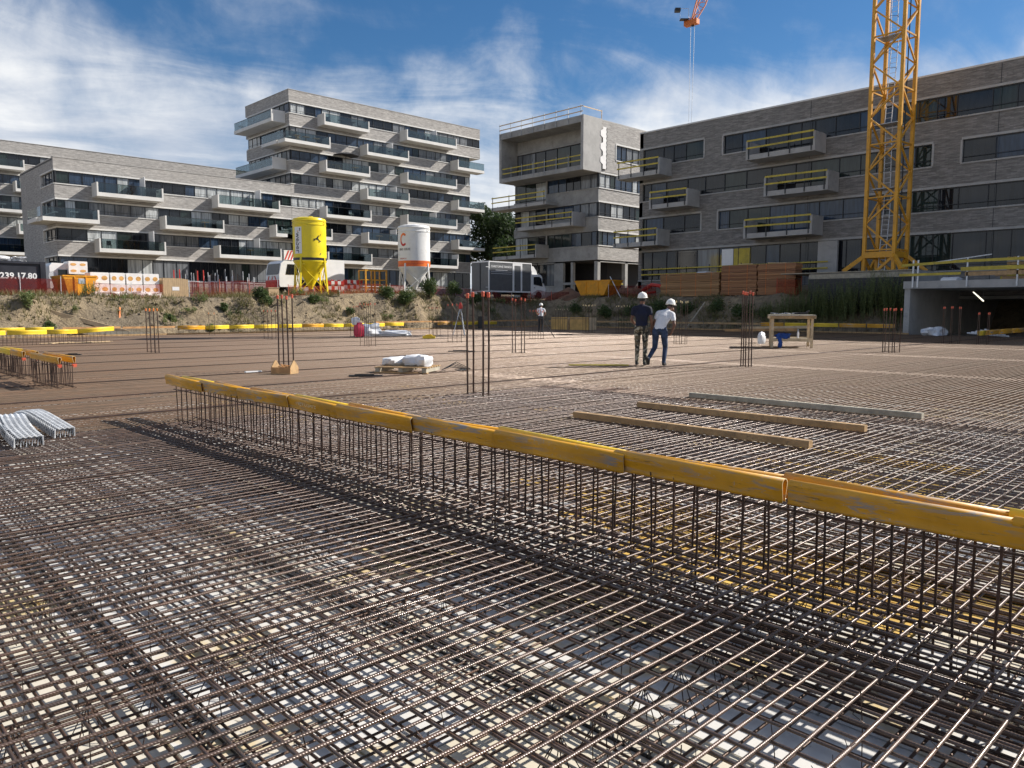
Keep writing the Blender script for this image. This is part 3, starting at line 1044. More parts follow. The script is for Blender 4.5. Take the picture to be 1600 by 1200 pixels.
# right long edge (x = 45.6)
bar_row((45.5, 16.0), (45.5, 42.8), 0.28, 'long row of starter bars along the far right edge of the deck', z1=0.40, rails=(0.02,))
for i, (y0, y1) in enumerate(((38.0, 42.9), (33.2, 37.9), (28.6, 33.1), (24.4, 28.5))):
    tag(MB().box(45.58, 45.62, y0, y1, .42, .54).build('guard_board', 'timber'),
        'brown guard board on the far right deck edge, %s from the corner' % ('first', 'second', 'third', 'fourth')[i], 'board', 'guard boards on the far edge')
for i, (y0, y1) in enumerate(((22.8, 24.3), (21.3, 22.7), (19.4, 21.2), (17.8, 19.3), (16.2, 17.7))):
    put_cap((45.5, y0, 0.36), (45.5, y1, 0.36), 'yellow cap on the far right deck edge, %s from the corner' % ('first', 'second', 'third', 'fourth', 'fifth')[i],
            'cap_bright' if i in (1, 2) else 'cap_yellow', big=1.8)
# row on the far right in front of the garage
bar_row((36.6, 9.65), (44.0, 9.65), 0.22, 'row of starter bars in front of the dark garage mouth', z1=0.34, rails=(0.02,))
for i, (x0, x1) in enumerate(((36.5, 37.4), (37.4, 39.4), (39.4, 41.5), (41.5, 44.0))):
    put_cap((x1, 9.65, 0.31), (x0, 9.65, 0.31), 'yellow cap in front of the dark garage mouth, %s from the left' % ('first', 'second', 'third', 'fourth')[i],
            'cap_bright' if i == 0 else 'cap_yellow', big=1.7)

# ------------------------------------------------------------------ column starter bars


def column_bars(cx, cy, offs, h, label, r=0.011, cap='cap_red', mat='rebar_dark'):
    t_ = thing('column_starter_bars', label, 'starter bars', (cx, cy, 0), group='column starter bars')
    b_ = MB()
    b_.path([(0, 0, -0.24), (rnd.uniform(-.01, .01), rnd.uniform(-.01, .01), h * 0.5), (0, 0, h)], r, 7)
    me = b_.mesh('bar', mat)
    cb = MB()
    cb.lathe([(r * 1.5, -0.05), (r * 1.6, 0.0), (r * 1.75, 0.006), (r * 1.75, 0.018), (r * 1.4, 0.03), (0.001, 0.032)], (0, 0, 0), 10)
    cme = cb.mesh('bar_cap', cap)
    for (dx_, dy_) in offs:
        o = link('bar', me, t_)
        o.location = (dx_, dy_, 0)
        sc_ = rnd.uniform(0.985, 1.01)
        o.scale = (1, 1, sc_)
        tx, ty = rnd.uniform(-.006, .006), rnd.uniform(-.006, .006)
        o.rotation_euler = (tx, ty, rnd.random() * 6)
        c_ = link('bar_cap', cme, o)
        c_.location = (0, 0, h)
    ss = MB()
    xs = [a for a, _ in offs]; ys = [b2 for _, b2 in offs]
    x0, x1, y0, y1 = min(xs) - .02, max(xs) + .02, min(ys) - .02, max(ys) + .02
    ss.path([(x0, y0, .03), (x1, y0, .03), (x1, y1, .03), (x0, y1, .03), (x0, y0, .03)], 0.004, 4)
    ss.build('stirrup', mat, t_)
    return t_


def pairs(n, dx_, dy_):
    return [(a * dx_, -i * dy_) for i in range(n) for a in (0, 1)]


column_bars(8.36, 9.72, pairs(2, 0.12, 0.38), 1.66, 'four thick starter bars in the middle of the field, nearest of all', r=0.0165)
column_bars(8.45, 16.5, pairs(2, 0.12, 0.46), 1.70, 'four thick starter bars beside the open wooden toolbox', r=0.0165)
column_bars(9.0, 26.7, pairs(3, 0.12, 0.36), 1.40, 'six starter bars with orange tips left of centre before the yellow edge', cap='cap_orange', r=0.016)
column_bars(17.35, 17.95, pairs(2, 0.14, 0.42), 1.74, 'four starter bars with red tips right behind the nearest thick ones', r=0.015)
column_bars(17.3, 9.75, [(0, 0), (.12, 0), (.02, -.20), (.12, -.22), (.05, -.10)], 1.82, 'five starter bars left of the wooden workbench', r=0.015)
column_bars(26.4, 9.75, [(0, 0), (.2, 0), (0, -.3), (.2, -.3), (.1, -.15), (.22, -.45)], 1.42, 'starter bars with round caps between workbench and garage', cap='cap_red', r=0.015)
column_bars(34.9, 10.55, [(0, 0), (.2, 0), (.2, -.3), (0, -.3), (0, -.6), (.2, -.6)], 1.50, 'six starter bars before the garage mouth, left group')
column_bars(35.0, 9.3, [(0, 0), (.2, 0), (0, -.35), (.2, -.35)], 1.25, 'four starter bars before the garage mouth, right group')
column_bars(26.5, 17.95, pairs(3, 0.14, 0.26), 1.72, 'six slim starter bars right of the two workers', cap='cap_edge')
column_bars(17.0, 34.6, pairs(3, 0.2, 0.4), 1.35, 'starter bars far left, seen past the toolbox bars')
column_bars(16.4, 25.4, pairs(3, 0.3, 0.3), 1.62, 'six thin starter bars before the red and white bags', r=0.009)
column_bars(21.2, 33.7, pairs(3, 0.3, 0.3), 1.55, 'thin starter bars standing beside the red and white bags', r=0.010)
column_bars(25.9, 33.3, pairs(3, 0.2, 0.35), 1.5, 'thin starter bars left of the surveying tripod', r=0.010)
column_bars(21.0, 25.7, pairs(3, 0.25, 0.3), 1.62, 'thin starter bars in front of the surveying tripod', r=0.009)
column_bars(26.1, 25.8, pairs(3, 0.2, 0.35), 1.35, 'starter bars hiding the legs of the far worker', r=0.009)
column_bars(35.4, 30.5, pairs(4, 0.22, 0.25), 1.65, 'starter bars before the plywood boxes, left group', r=0.010, cap='cap_edge')
column_bars(36.2, 28.6, pairs(3, 0.22, 0.4), 1.6, 'starter bars right of the plywood boxes', r=0.010, cap='cap_edge')
column_bars(37.2, 34.4, pairs(3, 0.25, 0.4), 1.4, 'starter bars in front of the left plywood box', r=0.010, cap='cap_edge')
column_bars(17.2, 41.4, pairs(1, 0.3, 0.4), 1.2, 'two lone starter bars at the far yellow edge', cap='cap_orange')

# ------------------------------------------------------------------ buildings
class Fac:
    """an upright facade; u runs along it, d is the distance out of the wall towards the viewer"""
    def __init__(s, axis_, plane):
        s.a, s.p = axis_, plane

    def box(s, b_, u0, u1, d0, d1, z0, z1, mi=0):
        if s.a == 'Y':
            return b_.box(u0, u1, s.p - d1, s.p - d0, z0, z1, mi)
        return b_.box(s.p - d1, s.p - d0, u0, u1, z0, z1, mi)

    def pt(s, u, d, z):
        return (u, s.p - d, z) if s.a == 'Y' else (s.p - d, u, z)


_ub = MB().box(-0.5, 0.5, -0.5, 0.5, -0.5, 0.5)
PANE = {g_: _ub.mesh('pane', g_) for g_ in GLASSES}


def put_pane(fac, parent, u0, u1, z0, z1, d, mat, th=0.03):
    o = link('pane', PANE[mat], parent)
    o.location = fac.pt((u0 + u1) / 2, d, (z0 + z1) / 2)
    o.scale = (u1 - u0, th, z1 - z0) if fac.a == 'Y' else (th, u1 - u0, z1 - z0)
    return o


def ribbon(bld, fac, u0, u1, zs, zh, weights, wmin=0.9, wmax=1.7, rail=True, trim='concrete_white', ends=(False, False), doors=()):
    """strip of windows; doors: (a, b, floor z) stretches that reach down to a balcony floor"""
    fr = MB()
    cuts = [u0]
    while cuts[-1] < u1 - wmin:
        cuts.append(min(u1, cuts[-1] + rnd.uniform(wmin, wmax)))
    if u1 - cuts[-1] < 0.5: cuts[-1] = u1
    else: cuts.append(u1)
    th = 0.045
    fac.box(fr, u0, u1, -0.24, -0.12, zh - 0.07, zh)
    win_panes = []
    for a, b2 in zip(cuts[:-1], cuts[1:]):
        z0 = zs
        for (da, db, dz_) in doors:
            if a > da - 0.2 and b2 < db + 0.2: z0 = dz_
        fac.box(fr, a, b2, -0.238, -0.122, z0, z0 + 0.06)
        fac.box(fr, a - th / 2 + 0.001, a + th / 2, -0.236, -0.10, z0 + 0.06, zh - 0.07)
        win_panes.append((a + th / 2, b2 - th / 2, z0 + 0.06, zh - 0.07))
    fac.box(fr, u1 - th, u1 + 0.001, -0.236, -0.10, zs + 0.06, zh - 0.07)
    if rail:
        segs = [(u0, u1)]
        for (da, db, dz_) in doors:
            ns = []
            for (p, q) in segs:
                if db <= p or da >= q: ns.append((p, q))
                else:
                    if da > p + 0.4: ns.append((p, da))
                    if db < q - 0.4: ns.append((db, q))
            segs = ns
        for (p, q) in segs:
            fac.box(fr, p, q, -0.06, -0.03, zs + 0.33, zs + 0.36)
    wn = fr.build('window', 'frame_dark', bld, fix=False)
    prev = None
    for (a, b2, z0, z1) in win_panes:
        g_ = rnd.choices(GLASSES, weights)[0]
        if prev and rnd.random() < 0.4: g_ = prev
        prev = g_
        put_pane(fac, wn, a, b2, z0, z1, -0.18, g_)
    tr = MB()
    fac.box(tr, u0, u1, -0.25, 0.035, zh, zh + 0.15)
    tr.build('lintel', trim, bld, fix=False)
    segs = [(u0, u1)]
    for (da, db, dz_) in doors:
        ns = []
        for (p, q) in segs:
            if db <= p or da >= q: ns.append((p, q))
            else:
                if da > p + 0.2: ns.append((p, da))
                if db < q - 0.2: ns.append((db, q))
        segs = ns
    for (p, q) in segs:
        tr = MB()
        fac.box(tr, p, q, -0.25, 0.07, zs - 0.09, zs)
        tr.build('sill', trim, bld, fix=False)
    for k, e in enumerate(ends):
        if e:
            tr = MB()
            uu = u0 if k == 0 else u1
            fac.box(tr, uu - 0.06, uu + 0.06, -0.25, 0.045, zs, zh)
            tr.build('jamb', trim, bld, fix=False)
    return wn


def wall_band(b_, fac, u0, u1, z0, z1, th=0.35, gaps=(), zg=None):
    """brick band, lowered to zg over the stretches in gaps"""
    cur = u0
    for (a, c_) in sorted(gaps):
        a, c_ = max(a, u0), min(c_, u1)
        if c_ <= a: continue
        if a > cur: fac.box(b_, cur, a, -th, 0, z0, z1)
        fac.box(b_, a, c_, -th, 0, z0, min(zg, z1))
        cur = c_
    if cur < u1: fac.box(b_, cur, u1, -th, 0, z0, z1)


def balcony(bld, fac, u0, u1, zb, depth=1.8, fascia=0.40, side=1.42, glass=True, ends=(True, True), mat='concrete_white', rails=None, stuff=True):
    s_ = MB()
    fac.box(s_, u0, u1, 0.03, depth, zb, zb + fascia)
    o = s_.build('balcony', mat, bld, fix=False)
    for k, e in enumerate(ends):
        if e:
            uu = (u0 - 0.003, u0 + 0.15) if k == 0 else (u1 - 0.15, u1 + 0.003)
            p_ = MB()
            fac.box(p_, uu[0], uu[1], 0.04, depth + 0.003, zb + 0.003, zb + side)
            p_.build('side_panel', mat, o, fix=False)
    if glass:
        a, b2 = u0 + (0.16 if ends[0] else 0.02), u1 - (0.16 if ends[1] else 0.02)
        n = max(2, int((b2 - a) / 1.6))
        for i in range(n):
            p_ = MB()
            p, q = a + (b2 - a) * i / n + 0.015, a + (b2 - a) * (i + 1) / n - 0.015
            fac.box(p_, p, q, depth - 0.07, depth - 0.05, zb + fascia + 0.02, zb + side - 0.06)
            p_.build('glass_panel', 'balustrade_glass', o, fix=False)
        p_ = MB()
        fac.box(p_, a, b2, depth - 0.085, depth - 0.035, zb + side - 0.055, zb + side - 0.02)
        p_.build('handrail', 'steel_dark', o, fix=False)
        if stuff:
            p_ = MB()
            for _ in range(rnd.randint(1, 4)):
                u = rnd.uniform(a + .4, b2 - .6)
                z = zb + fascia
                k = rnd.random()
                if k < 0.5:
                    fac.box(p_, u, u + .45, 0.6, 1.05, z + .40, z + .45)
                    fac.box(p_, u, u + .45, 0.6, 0.65, z + .45, z + .9)
                    for q in (0.03, 0.4):
                        fac.box(p_, u + q - .02, u + q + .02, 0.62, 0.66, z, z + .4)
                        fac.box(p_, u + q - .02, u + q + .02, 1.0, 1.04, z, z + .4)
                else:
                    fac.box(p_, u, u + .8, 0.7, 1.3, z + .68, z + .73)
                    fac.box(p_, u + .36, u + .44, 0.96, 1.04, z, z + .68)
            p_.build('balcony_furniture', rnd.choice(['steel_dark', 'timber', 'plastic_grey', 'steel_dark']), o, fix=False)
    if rails:
        z = zb + fascia
        n = 3 if u1 - u0 < 4.2 else 4
        for i in range(n):
            u = u0 + 0.25 + (u1 - u0 - 0.5) * i / (n - 1)
            p_ = MB()
            fac.box(p_, u - .03, u + .03, depth + 0.005, depth + 0.06, zb + 0.05, z + 1.15)
            p_.build('rail_post', 'steel_dark', o, fix=False)
        for zz in (0.50, 1.0):
            p_ = MB()
            j = rnd.uniform(-.03, .03)
            p_.beam(fac.pt(u0 + 0.05, depth + 0.08, z + zz + j), fac.pt(u1 - 0.1, depth + 0.08, z + zz - j), 0.03, 0.12)
            p_.build('rail_board', rails, o)
    return o


WLIT = (4, 3, 2, 3.2, 1.6)
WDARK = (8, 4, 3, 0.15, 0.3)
simple('rail_yellow', (0.50, 0.39, 0.05), 0.6, 0, 0.2, 2, dirt=(0.35, 0.28, 0.08, 0.5))

# ---- low block and tower: facades in the plane y = 90, facing -Y
H = 2.88


def heads(k):
    return 6.87 + H * k


def lit_block(bld, fac, u0, u1, nrow, top, bals, gf=True, u1_rows=None, weights=WLIT):
    """brick bands with window ribbons; bals[k] lists (a, b) balcony stretches in front of row k"""
    wall = MB()
    for k in range(nrow):
        e = u1_rows[k] if u1_rows else u1
        zh = heads(k)
        zs = zh - 1.25
        gaps = [(a, b2) for (a, b2) in bals.get(k, [])]
        doors = [(max(a, u0), min(b2, e), heads(k - 1) + 0.9) for (a, b2) in gaps]
        if k == 0:
            zs = zh - 2.3
            doors = []
        ribbon(bld, fac, u0 + 0.02, e - 0.02, zs, zh, weights, doors=doors)
        if k > 0:
            wall_band(wall, fac, u0, e, heads(k - 1) + 0.15, zs - 0.09, gaps=gaps, zg=heads(k - 1) + 0.9)
        else:
            wall_band(wall, fac, u0, e, 2.4, zs - 0.09)
    e = u1_rows[-1] if u1_rows else u1
    wall_band(wall, fac, u0, e, heads(nrow - 1) + 0.15, top)
    wall.build('wall', 'brick_pale', bld, fix=False)
    cp = MB()
    fac.box(cp, u0 - 0.03, e + 0.03, -0.40, 0.04, top, top + 0.07)
    cp.build('coping', 'concrete', bld, fix=False)


low = thing('apartment_building', 'long four-storey pale brick apartment block with white balconies, left of the tower', 'building', (0, 0, 0))
FB = Fac('Y', 90.0)
bl = {1: [(25.46, 32.2), (38.2, 45.95)], 2: [(22.0, 25.6), (32.24, 38.87)], 3: [(25.48, 32.16), (38.22, 45.92)]}
lit_block(low, FB, 22.0, 48.38, 4, 16.85, bl)
FBL = Fac('X', 22.0)
wl = MB()
for k in range(4):
    zh = heads(k)
    zs = zh - (1.25 if k else 2.3)
    ribbon(low, FBL, 90.02, 95.2, zs, zh, WLIT, ends=(False, True))
    wall_band(wl, FBL, 90.36, 95.2, (heads(k - 1) + 0.15) if k else 2.4, zs - 0.09)
wall_band(wl, FBL, 95.2, 104, 2.4, 16.85)
wall_band(wl, FBL, 90.36, 95.2, heads(3) + 0.15, 16.85)
wl.build('side_wall', 'brick_pale', low, fix=False)
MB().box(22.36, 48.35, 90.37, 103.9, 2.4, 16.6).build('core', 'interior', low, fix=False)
MB().box(22.0, 48.4, 90.36, 104, 16.6, 16.7).build('roof', 'concrete', low, fix=False)
for k, L in bl.items():
    for (a, b2) in L:
        if a == 22.0:
            o = balcony(low, FB, 20.4, 25.6, heads(k - 1) + 0.48, ends=(False, True))
            s_ = MB().box(20.2, 22.0 - 0.03, 90.0, 93.6, heads(k - 1) + 0.48, heads(k - 1) + 0.88)
            s_.build('slab_return', 'concrete_white', o, fix=False)
            MB().box(20.25, 20.27, 88.3, 93.5, heads(k - 1) + 0.92, heads(k - 1) + 1.84).build('glass_panel', 'balustrade_glass', o, fix=False)
        else:
            balcony(low, FB, a, b2, heads(k - 1) + 0.48)
    # the run of balconies carries on in front of the tower corner
balcony(low, FB, 45.3, 48.3, heads(1) + 0.48, ends=(True, False))
for (a, z) in ((30.3, 13.8), (43.5, 13.8), (43.2, 8.1), (31, 8.1)):
    MB().box(a, a + 0.06, 88.4, 89.9, z - 0.2, z + 1.8).build('privacy_screen', 'paint_white', low, fix=False)

tower = thing('apartment_tower', 'eight-storey pale brick apartment tower with staggered white balconies', 'building', (0, 0, 0))
bt = {1: [(52.4, 59.1), (64.9, 74.1)], 2: [(48.4, 53.1), (58.5, 65.3), (74.2, 78.1)], 3: [(52.3, 59.1), (65.0, 74.0)], 4: [(58.5, 65.4), (74.2, 78.1)],
      5: [(52.4, 59.0), (65.1, 74.0)], 6: [(48.4, 53.0), (58.6, 65.4), (74.2, 78.1)], 7: [(52.3, 59.0), (65.1, 74.0)]}
rows_u1 = [78.1] * 6 + [78.1, 80.1]
lit_block(tower, FB, 48.4, 78.1, 8, 28.55, bt, u1_rows=rows_u1)
FTL = Fac('X', 48.4)
wl = MB()
for k in range(4, 8):
    zh = heads(k)
    zs = zh - 1.25
    ribbon(tower, FTL, 90.02, 101.6, zs, zh, WLIT)
    wall_band(wl, FTL, 90.36, 102, heads(k - 1) + 0.15 if k > 4 else 16.3, zs - 0.09)
wall_band(wl, FTL, 90.36, 102, heads(7) + 0.15, 28.55)
wl.build('side_wall', 'brick_pale', tower, fix=False)
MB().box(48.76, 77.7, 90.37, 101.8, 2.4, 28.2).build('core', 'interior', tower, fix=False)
MB().box(77.7, 79.9, 90.37, 101.8, 24.4, 28.2).build('overhang', 'brick_pale', tower, fix=False)
MB().box(78.1, 80.1, 90.0, 101.9, 24.2, 24.38).build('overhang_soffit', 'concrete_white', tower, fix=False)
MB().box(48.5, 80.0, 90.36, 102, 28.2, 28.4).build('roof', 'concrete', tower, fix=False)
MB().box(48.36, 48.8, 90.36, 102, 28.55, 28.62).build('side_coping', 'concrete', tower, fix=False)
for k, L in bt.items():
    for (a, b2) in L:
        zb = heads(k - 1) + 0.48
        if a == 48.4:
            o = balcony(tower, FB, 46.8, 53.1 if k == 6 else 53.1, zb, ends=(False, True))
            if k == 6:
                MB().box(46.6, 48.37, 90.0, 94.0, zb, zb + 0.4).build('slab_return', 'concrete_white', o, fix=False)
                MB().box(46.65, 46.67, 88.3, 93.9, zb + 0.45, zb + 1.36).build('glass_panel', 'balustrade_glass', o, fix=False)
        elif b2 == 78.1:
            balcony(tower, FB, a, 79.4, zb, ends=(True, False), stuff=False)
        else:
            balcony(tower, FB, a, b2, zb)
for k in (5, 7):
    balcony(tower, FTL, 90.9, 101.5, heads(k - 1) + 0.44, depth=1.9, ends=(True, False))
for (a, k) in ((63.2, 2), (63.3, 4), (62.8, 6), (70.4, 7), (70.2, 3), (74.3, 1)):
    MB().box(a, a + 0.06, 88.4, 89.9, heads(k - 1) + 0.9, heads(k - 1) + 2.6).build('privacy_screen', 'paint_white', tower, fix=False)
# two sun shades
for i, (u, k, mt) in enumerate(((55.8, 5, 'umbrella_cloth'), (66.8, 1, 'timber_pale'))):
    z = heads(k - 1) + 0.9
    um = MB()
    um.lathe([(1.75, 2.02), (1.72, 2.05), (0.9, 2.32), (0.03, 2.52)], (u, 89.0, z), 8, 0, False)
    um.tube((u, 89.0, z), (u, 89.0, z + 2.5), 0.03, 6)
    tag(um.build('sun_umbrella', mt), ('black sun umbrella opened on a tower balcony' if i == 0 else 'beige sun umbrella on the lowest tower balcony'), 'umbrella')

# ---- far block behind, seen at the left edge and above the low block
back = thing('apartment_building', 'farthest pale brick block at the left edge, its long parapet above the low block', 'building', (0, 0, 0))
FA = Fac('Y', 126.0)
AZ = [22.75 - H * k for k in range(6)]
wall = MB()
abal = {0: [(18, 26.9)], 2: [(18, 26.9)], 4: [(18, 26.9)], 1: [(25.7, 32)], 3: [(25.8, 32)]}
for k, zh in enumerate(AZ):
    zs = zh - 1.25
    gaps = abal.get(k, [])
    zg = zh - H + 0.9
    ribbon(back, FA, 12, 38, zs, zh, WLIT, doors=[(a, b2, zg) for a, b2 in gaps])
    wall_band(wall, FA, 12, 62, zh - H + 0.15, zs - 0.09, gaps=gaps, zg=zg)
    for (a, b2) in gaps:
        balcony(back, FA, a, b2, zh - H + 0.48, side=1.42)
wall_band(wall, FA, 38, 62, AZ[-1] - H, 24.4)
wall_band(wall, FA, 12, 38, AZ[0] + 0.15, 24.4)
wall.build('wall', 'brick_pale', back, fix=False)
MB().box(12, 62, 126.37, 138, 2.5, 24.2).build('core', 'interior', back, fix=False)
MB().box(12, 62, 125.95, 126.4, 24.4, 24.47).build('coping', 'concrete', back, fix=False)

# ---- right-hand block in shade: facade x = 55, facing -X
rb = thing('apartment_building', 'long shaded grey brick block on the right with yellow-railed balconies', 'building', (0, 0, 0))
FD = Fac('X', 55.0)
DH = [14.95, 12.05, 9.16, 6.30]
U0, U1 = -16.0, 41.1
rowsD = [[(34.75, U1 - .02), (U0, 33.1)], [(17.75, U1 - .02), (U0, 16.1)], [(34.9, U1 - .02), (U0, 33.4)], [(U0, U1 - .02)]]
DB = {0: [(24.8, 30.07), (37.8, 42.2)], 1: [(23.78, 28.54), (35.05, 38.75)], 2: [(24.8, 30.09), (37.86, 42.5)]}
wall = MB()
for k, zh in enumerate(DH):
    zs = zh - 1.42 if k < 3 else 3.9
    doors = []
    bz = {0: 12.42, 1: 9.62, 2: 6.68}.get(k)
    if k < 3:
        doors = [(a, min(b2, U1), bz + 0.4) for a, b2 in DB[k]]
    prev = U0
    for (a, b2) in sorted(rowsD[k]):
        dd = [d_ for d_ in doors if d_[0] >= a - .1 and d_[1] <= b2 + .2]
        ribbon(rb, FD, a, b2, zs, zh, WDARK, 1.0, 2.1, doors=dd, trim='concrete', ends=(a > U0, b2 < U1 - .1))
        if a > prev + .05:
            FD.box(wall, prev, a, -.35, 0, zs - 0.09, zh + 0.15)
        prev = b2
    # band below this row
    zlow = DH[k + 1] + 0.15 if k < 3 else 2.3
    wall_band(wall, FD, U0, U1, zlow, zs - 0.09, gaps=[(a, b2) for (a, b2, _) in doors], zg=(bz or 0) + 0.4)
wall_band(wall, FD, U0, U1, DH[0] + 0.15, 16.35)
wall.build('wall', 'brick_grey', rb, fix=False)
FD2 = MB()
FD.box(FD2, U0, U1 + .04, -.42, 0.05, 16.35, 16.46)
FD2.build('coping', 'concrete_white', rb, fix=False)
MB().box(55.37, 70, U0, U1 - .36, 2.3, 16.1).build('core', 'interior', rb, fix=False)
MB().box(55.0, 70, U1 - .35, U1, 2.3, 16.35).build('end_wall', 'brick_grey', rb, fix=False)
MB().box(55.3, 70, U0, U1 - .36, 16.1, 16.2).build('roof', 'concrete', rb, fix=False)
for u in (14.1, 26.0):
    MB().box(54.985, 55.0, u, u + 0.03, 3.0, 16.3).build('expansion_joint', 'steel_dark', rb, fix=False)
for k, L in DB.items():
    for (a, b2) in L:
        balcony(rb, FD, a, b2, {0: 12.42, 1: 9.62, 2: 6.68}[k], mat='concrete', glass=False, ends=(True, b2 < 41), rails='rail_yellow', side=1.36, fascia=0.36)
# things seen through the ground floor windows of that block
MB().box(55.12, 55.165, 30.5, 31.95, 4.75, 6.15).build('board_panel', 'rail_yellow', rb, fix=False)
MB().box(55.12, 55.165, 32.0, 33.0, 4.75, 6.15).build('board_panel', 'paint_white', rb, fix=False)
MB().box(54.7, 54.95, 23.6, 25.0, 2.6, 6.25).build('pier', 'concrete', rb, fix=False)
for z in (4.3, 4.75):
    MB().box(54.6, 54.64, 24.2, 40.5, z, z + 0.10).build('rail_board', 'rail_yellow', rb, fix=False)
for u in (25.5, 28.2, 31.0, 33.8, 36.6, 39.4):
    MB().box(54.64, 54.70, u, u + 0.05, 2.6, 5.0).build('rail_post', 'steel_dark', rb, fix=False)

# ---- unfinished block in the middle with the cantilevered concrete box
ub = thing('unfinished_building', 'unfinished concrete block in the centre with a cantilevered top box', 'building', (0, 0, 0))
FC, FCR = Fac('X', 62.0), Fac('Y', 51.5)
CH = [15.25, 12.35, 9.42, 6.36]
wall, wr = MB(), MB()
for k, zh in enumerate(CH):
    zs = zh - 1.42
    zl = CH[k + 1] if k < 3 else 2.4
    if k < 3:
        ribbon(ub, FC, 51.52, 58.7, zs, zh, (3, 4, 2, 1, 2), 0.8, 1.4, trim='concrete_raw', rail=False)
        wall_band(wall, FC, 51.5, 58.7, zl + 0.15, zs - 0.09)
        ribbon(ub, FC, 58.9, 63.8, zl + 0.95, zh, (4, 3, 3, 1, 2), 0.9, 1.8, trim='concrete_raw', rail=False)
        wall_band(wall, FC, 58.7, 63.9, zl + 0.15, zl + 0.86)
        FC.box(wall, 58.7, 58.9, -.35, 0, zl + 0.86, zh + 0.15)
        ribbon(ub, FCR, 62.02, 74.0, zs, zh, WLIT, 0.8, 1.4)
        wall_band(wr, FCR, 62.36, 74.0, zl + 0.15, zs - 0.09)
wall.build('wall', 'concrete_raw', ub, fix=False)
# ground floor: solid piers and open bays
g_ = MB()
FC.box(g_, 56.3, 63.9, -.35, -0.005, 2.4, 3.9)
FC.box(g_, 56.3, 57.6, -.35, -0.005, 3.9, 6.35)
FC.box(g_, 53.6, 56.3, -.35, -0.02, 4.0, 4.25)
FC.box(g_, 54.9, 55.2, -.40, -0.01, 2.4, 6.36)
FC.box(g_, 51.5, 51.95, -.45, -0.005, 2.4, 6.36)
FCR.box(g_, 66.6, 67.05, -.45, 0, 2.4, 6.36)
FCR.box(g_, 62.0, 74, -.35, 0, 6.28, 6.36)
g_.build('pier', 'concrete_raw', ub, fix=False)
ribbon(ub, FC, 57.65, 60.0, 3.95, 6.3, (5, 1, 2, 0, 1), 0.9, 1.3, trim='concrete_raw', rail=False)
ribbon(ub, FC, 60.2, 63.6, 3.95, 6.3, (5, 1, 2, 0, 1), 0.9, 1.3, trim='concrete_raw', rail=False)
b_ = MB()
FCR.box(b_, 62, 64.7, -.35, 0, 15.45, 20.5)
FCR.box(b_, 64.7, 69.6, -.35, 0, 15.45, 16.75)
FCR.box(b_, 64.7, 69.6, -.35, 0, 18.5, 20.5)
FCR.box(b_, 69.6, 74, -.35, 0, 15.45, 20.5)
b_.build('brick_face', 'brick_pale', ub, fix=False)
wr.build('brick_bands', 'brick_pale', ub, fix=False)
ribbon(ub, FCR, 64.75, 69.5, 16.85, 18.4, WLIT, 0.8, 1.3, ends=(True, True))
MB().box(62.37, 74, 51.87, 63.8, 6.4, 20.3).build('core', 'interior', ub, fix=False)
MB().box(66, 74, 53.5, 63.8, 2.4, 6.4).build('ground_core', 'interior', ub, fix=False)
MB().box(62.0, 74, 51.5, 63.9, 20.5, 20.62).build('roof', 'concrete', ub, fix=False)
# cantilever box: floor, ceiling, two cheeks, recessed glazing
bx_ = MB()
bx_.box(59.5, 62.0, 51.48, 63.65, 15.3, 15.75)
bx_.box(59.5, 62.0, 51.48, 63.65, 19.95, 20.6)
bx_.box(59.5, 62.0, 63.3, 63.66, 15.75, 19.95)
bx_.build('cantilever_box', 'concrete_raw', ub, fix=False)
MB().box(59.48, 62.3, 51.40, 51.75, 15.28, 20.62).build('side_cheek', 'concrete', ub, fix=False)
MB().box(62.0, 62.3, 51.75, 63.3, 18.55, 19.95).build('recess_wall', 'concrete_raw', ub, fix=False)
ribbon(ub, Fac('X', 61.8), 51.8, 63.2, 15.8, 18.5, (3, 6, 2, 1, 1), 1.3, 2.1, trim='concrete_raw', rail=False)
# the torn strip of missing brick: jagged white board
zz = 15.7
jag = []
left_, right_ = [], []
i = 0
while zz < 20.0:
    left_.append((62.10 + (0.0 if (i // 3) % 2 else 0.38), zz))
    right_.append((62.98 + 0.09 * (i % 2), zz))
    zz += 0.22
    i += 1
MB().prism(left_ + right_[::-1], 51.36, 51.39, 'y').build('insulation_strip', 'insulation_white', ub)
MB().prism([(a + 0.16, z_) for a, z_ in right_] + [(a - 0.02, z_) for a, z_ in right_[::-1]], 51.40, 51.43, 'y').build('gap_strip', 'interior', ub)
# balconies and temporary rails
balcony(ub, FC, 57.0, 65.5, 12.45, depth=2.0, mat='concrete', glass=False, ends=(False, False), rails='rail_yellow', fascia=0.36)
balcony(ub, FC, 53.2, 61.6, 9.95, depth=2.0, mat='concrete', glass=False, ends=(True, False), rails='rail_yellow', fascia=0.36)
balcony(ub, FC, 58.4, 65.3, 6.95, depth=2.0, mat='concrete', glass=False, ends=(True, False), rails='rail_yellow', fascia=0.36)
FBX = Fac('X', 59.5)
for z in (16.25, 16.75):
    r_ = MB()
    r_.beam(FBX.pt(51.8, -.1, z), FBX.pt(63.2, -.1, z), 0.03, 0.11)
    r_.build('rail_board', 'rail_yellow', ub)
for z in (20.95, 21.45):
    MB().beam(FBX.pt(51.5, 0.02, z), FBX.pt(63.6, 0.02, z), 0.03, 0.10).build('rail_board', 'timber_pale', ub)
for i in range(8):
    u = 51.7 + 11.7 * i / 7
    r_ = MB()
    FBX.box(r_, u, u + .05, 0.04, 0.10, 19.9, 21.6)
    FBX.box(r_, u, u + .05, -0.02, 0.03, 15.4, 16.95)
    r_.build('rail_post', 'steel_grey', ub, fix=False)
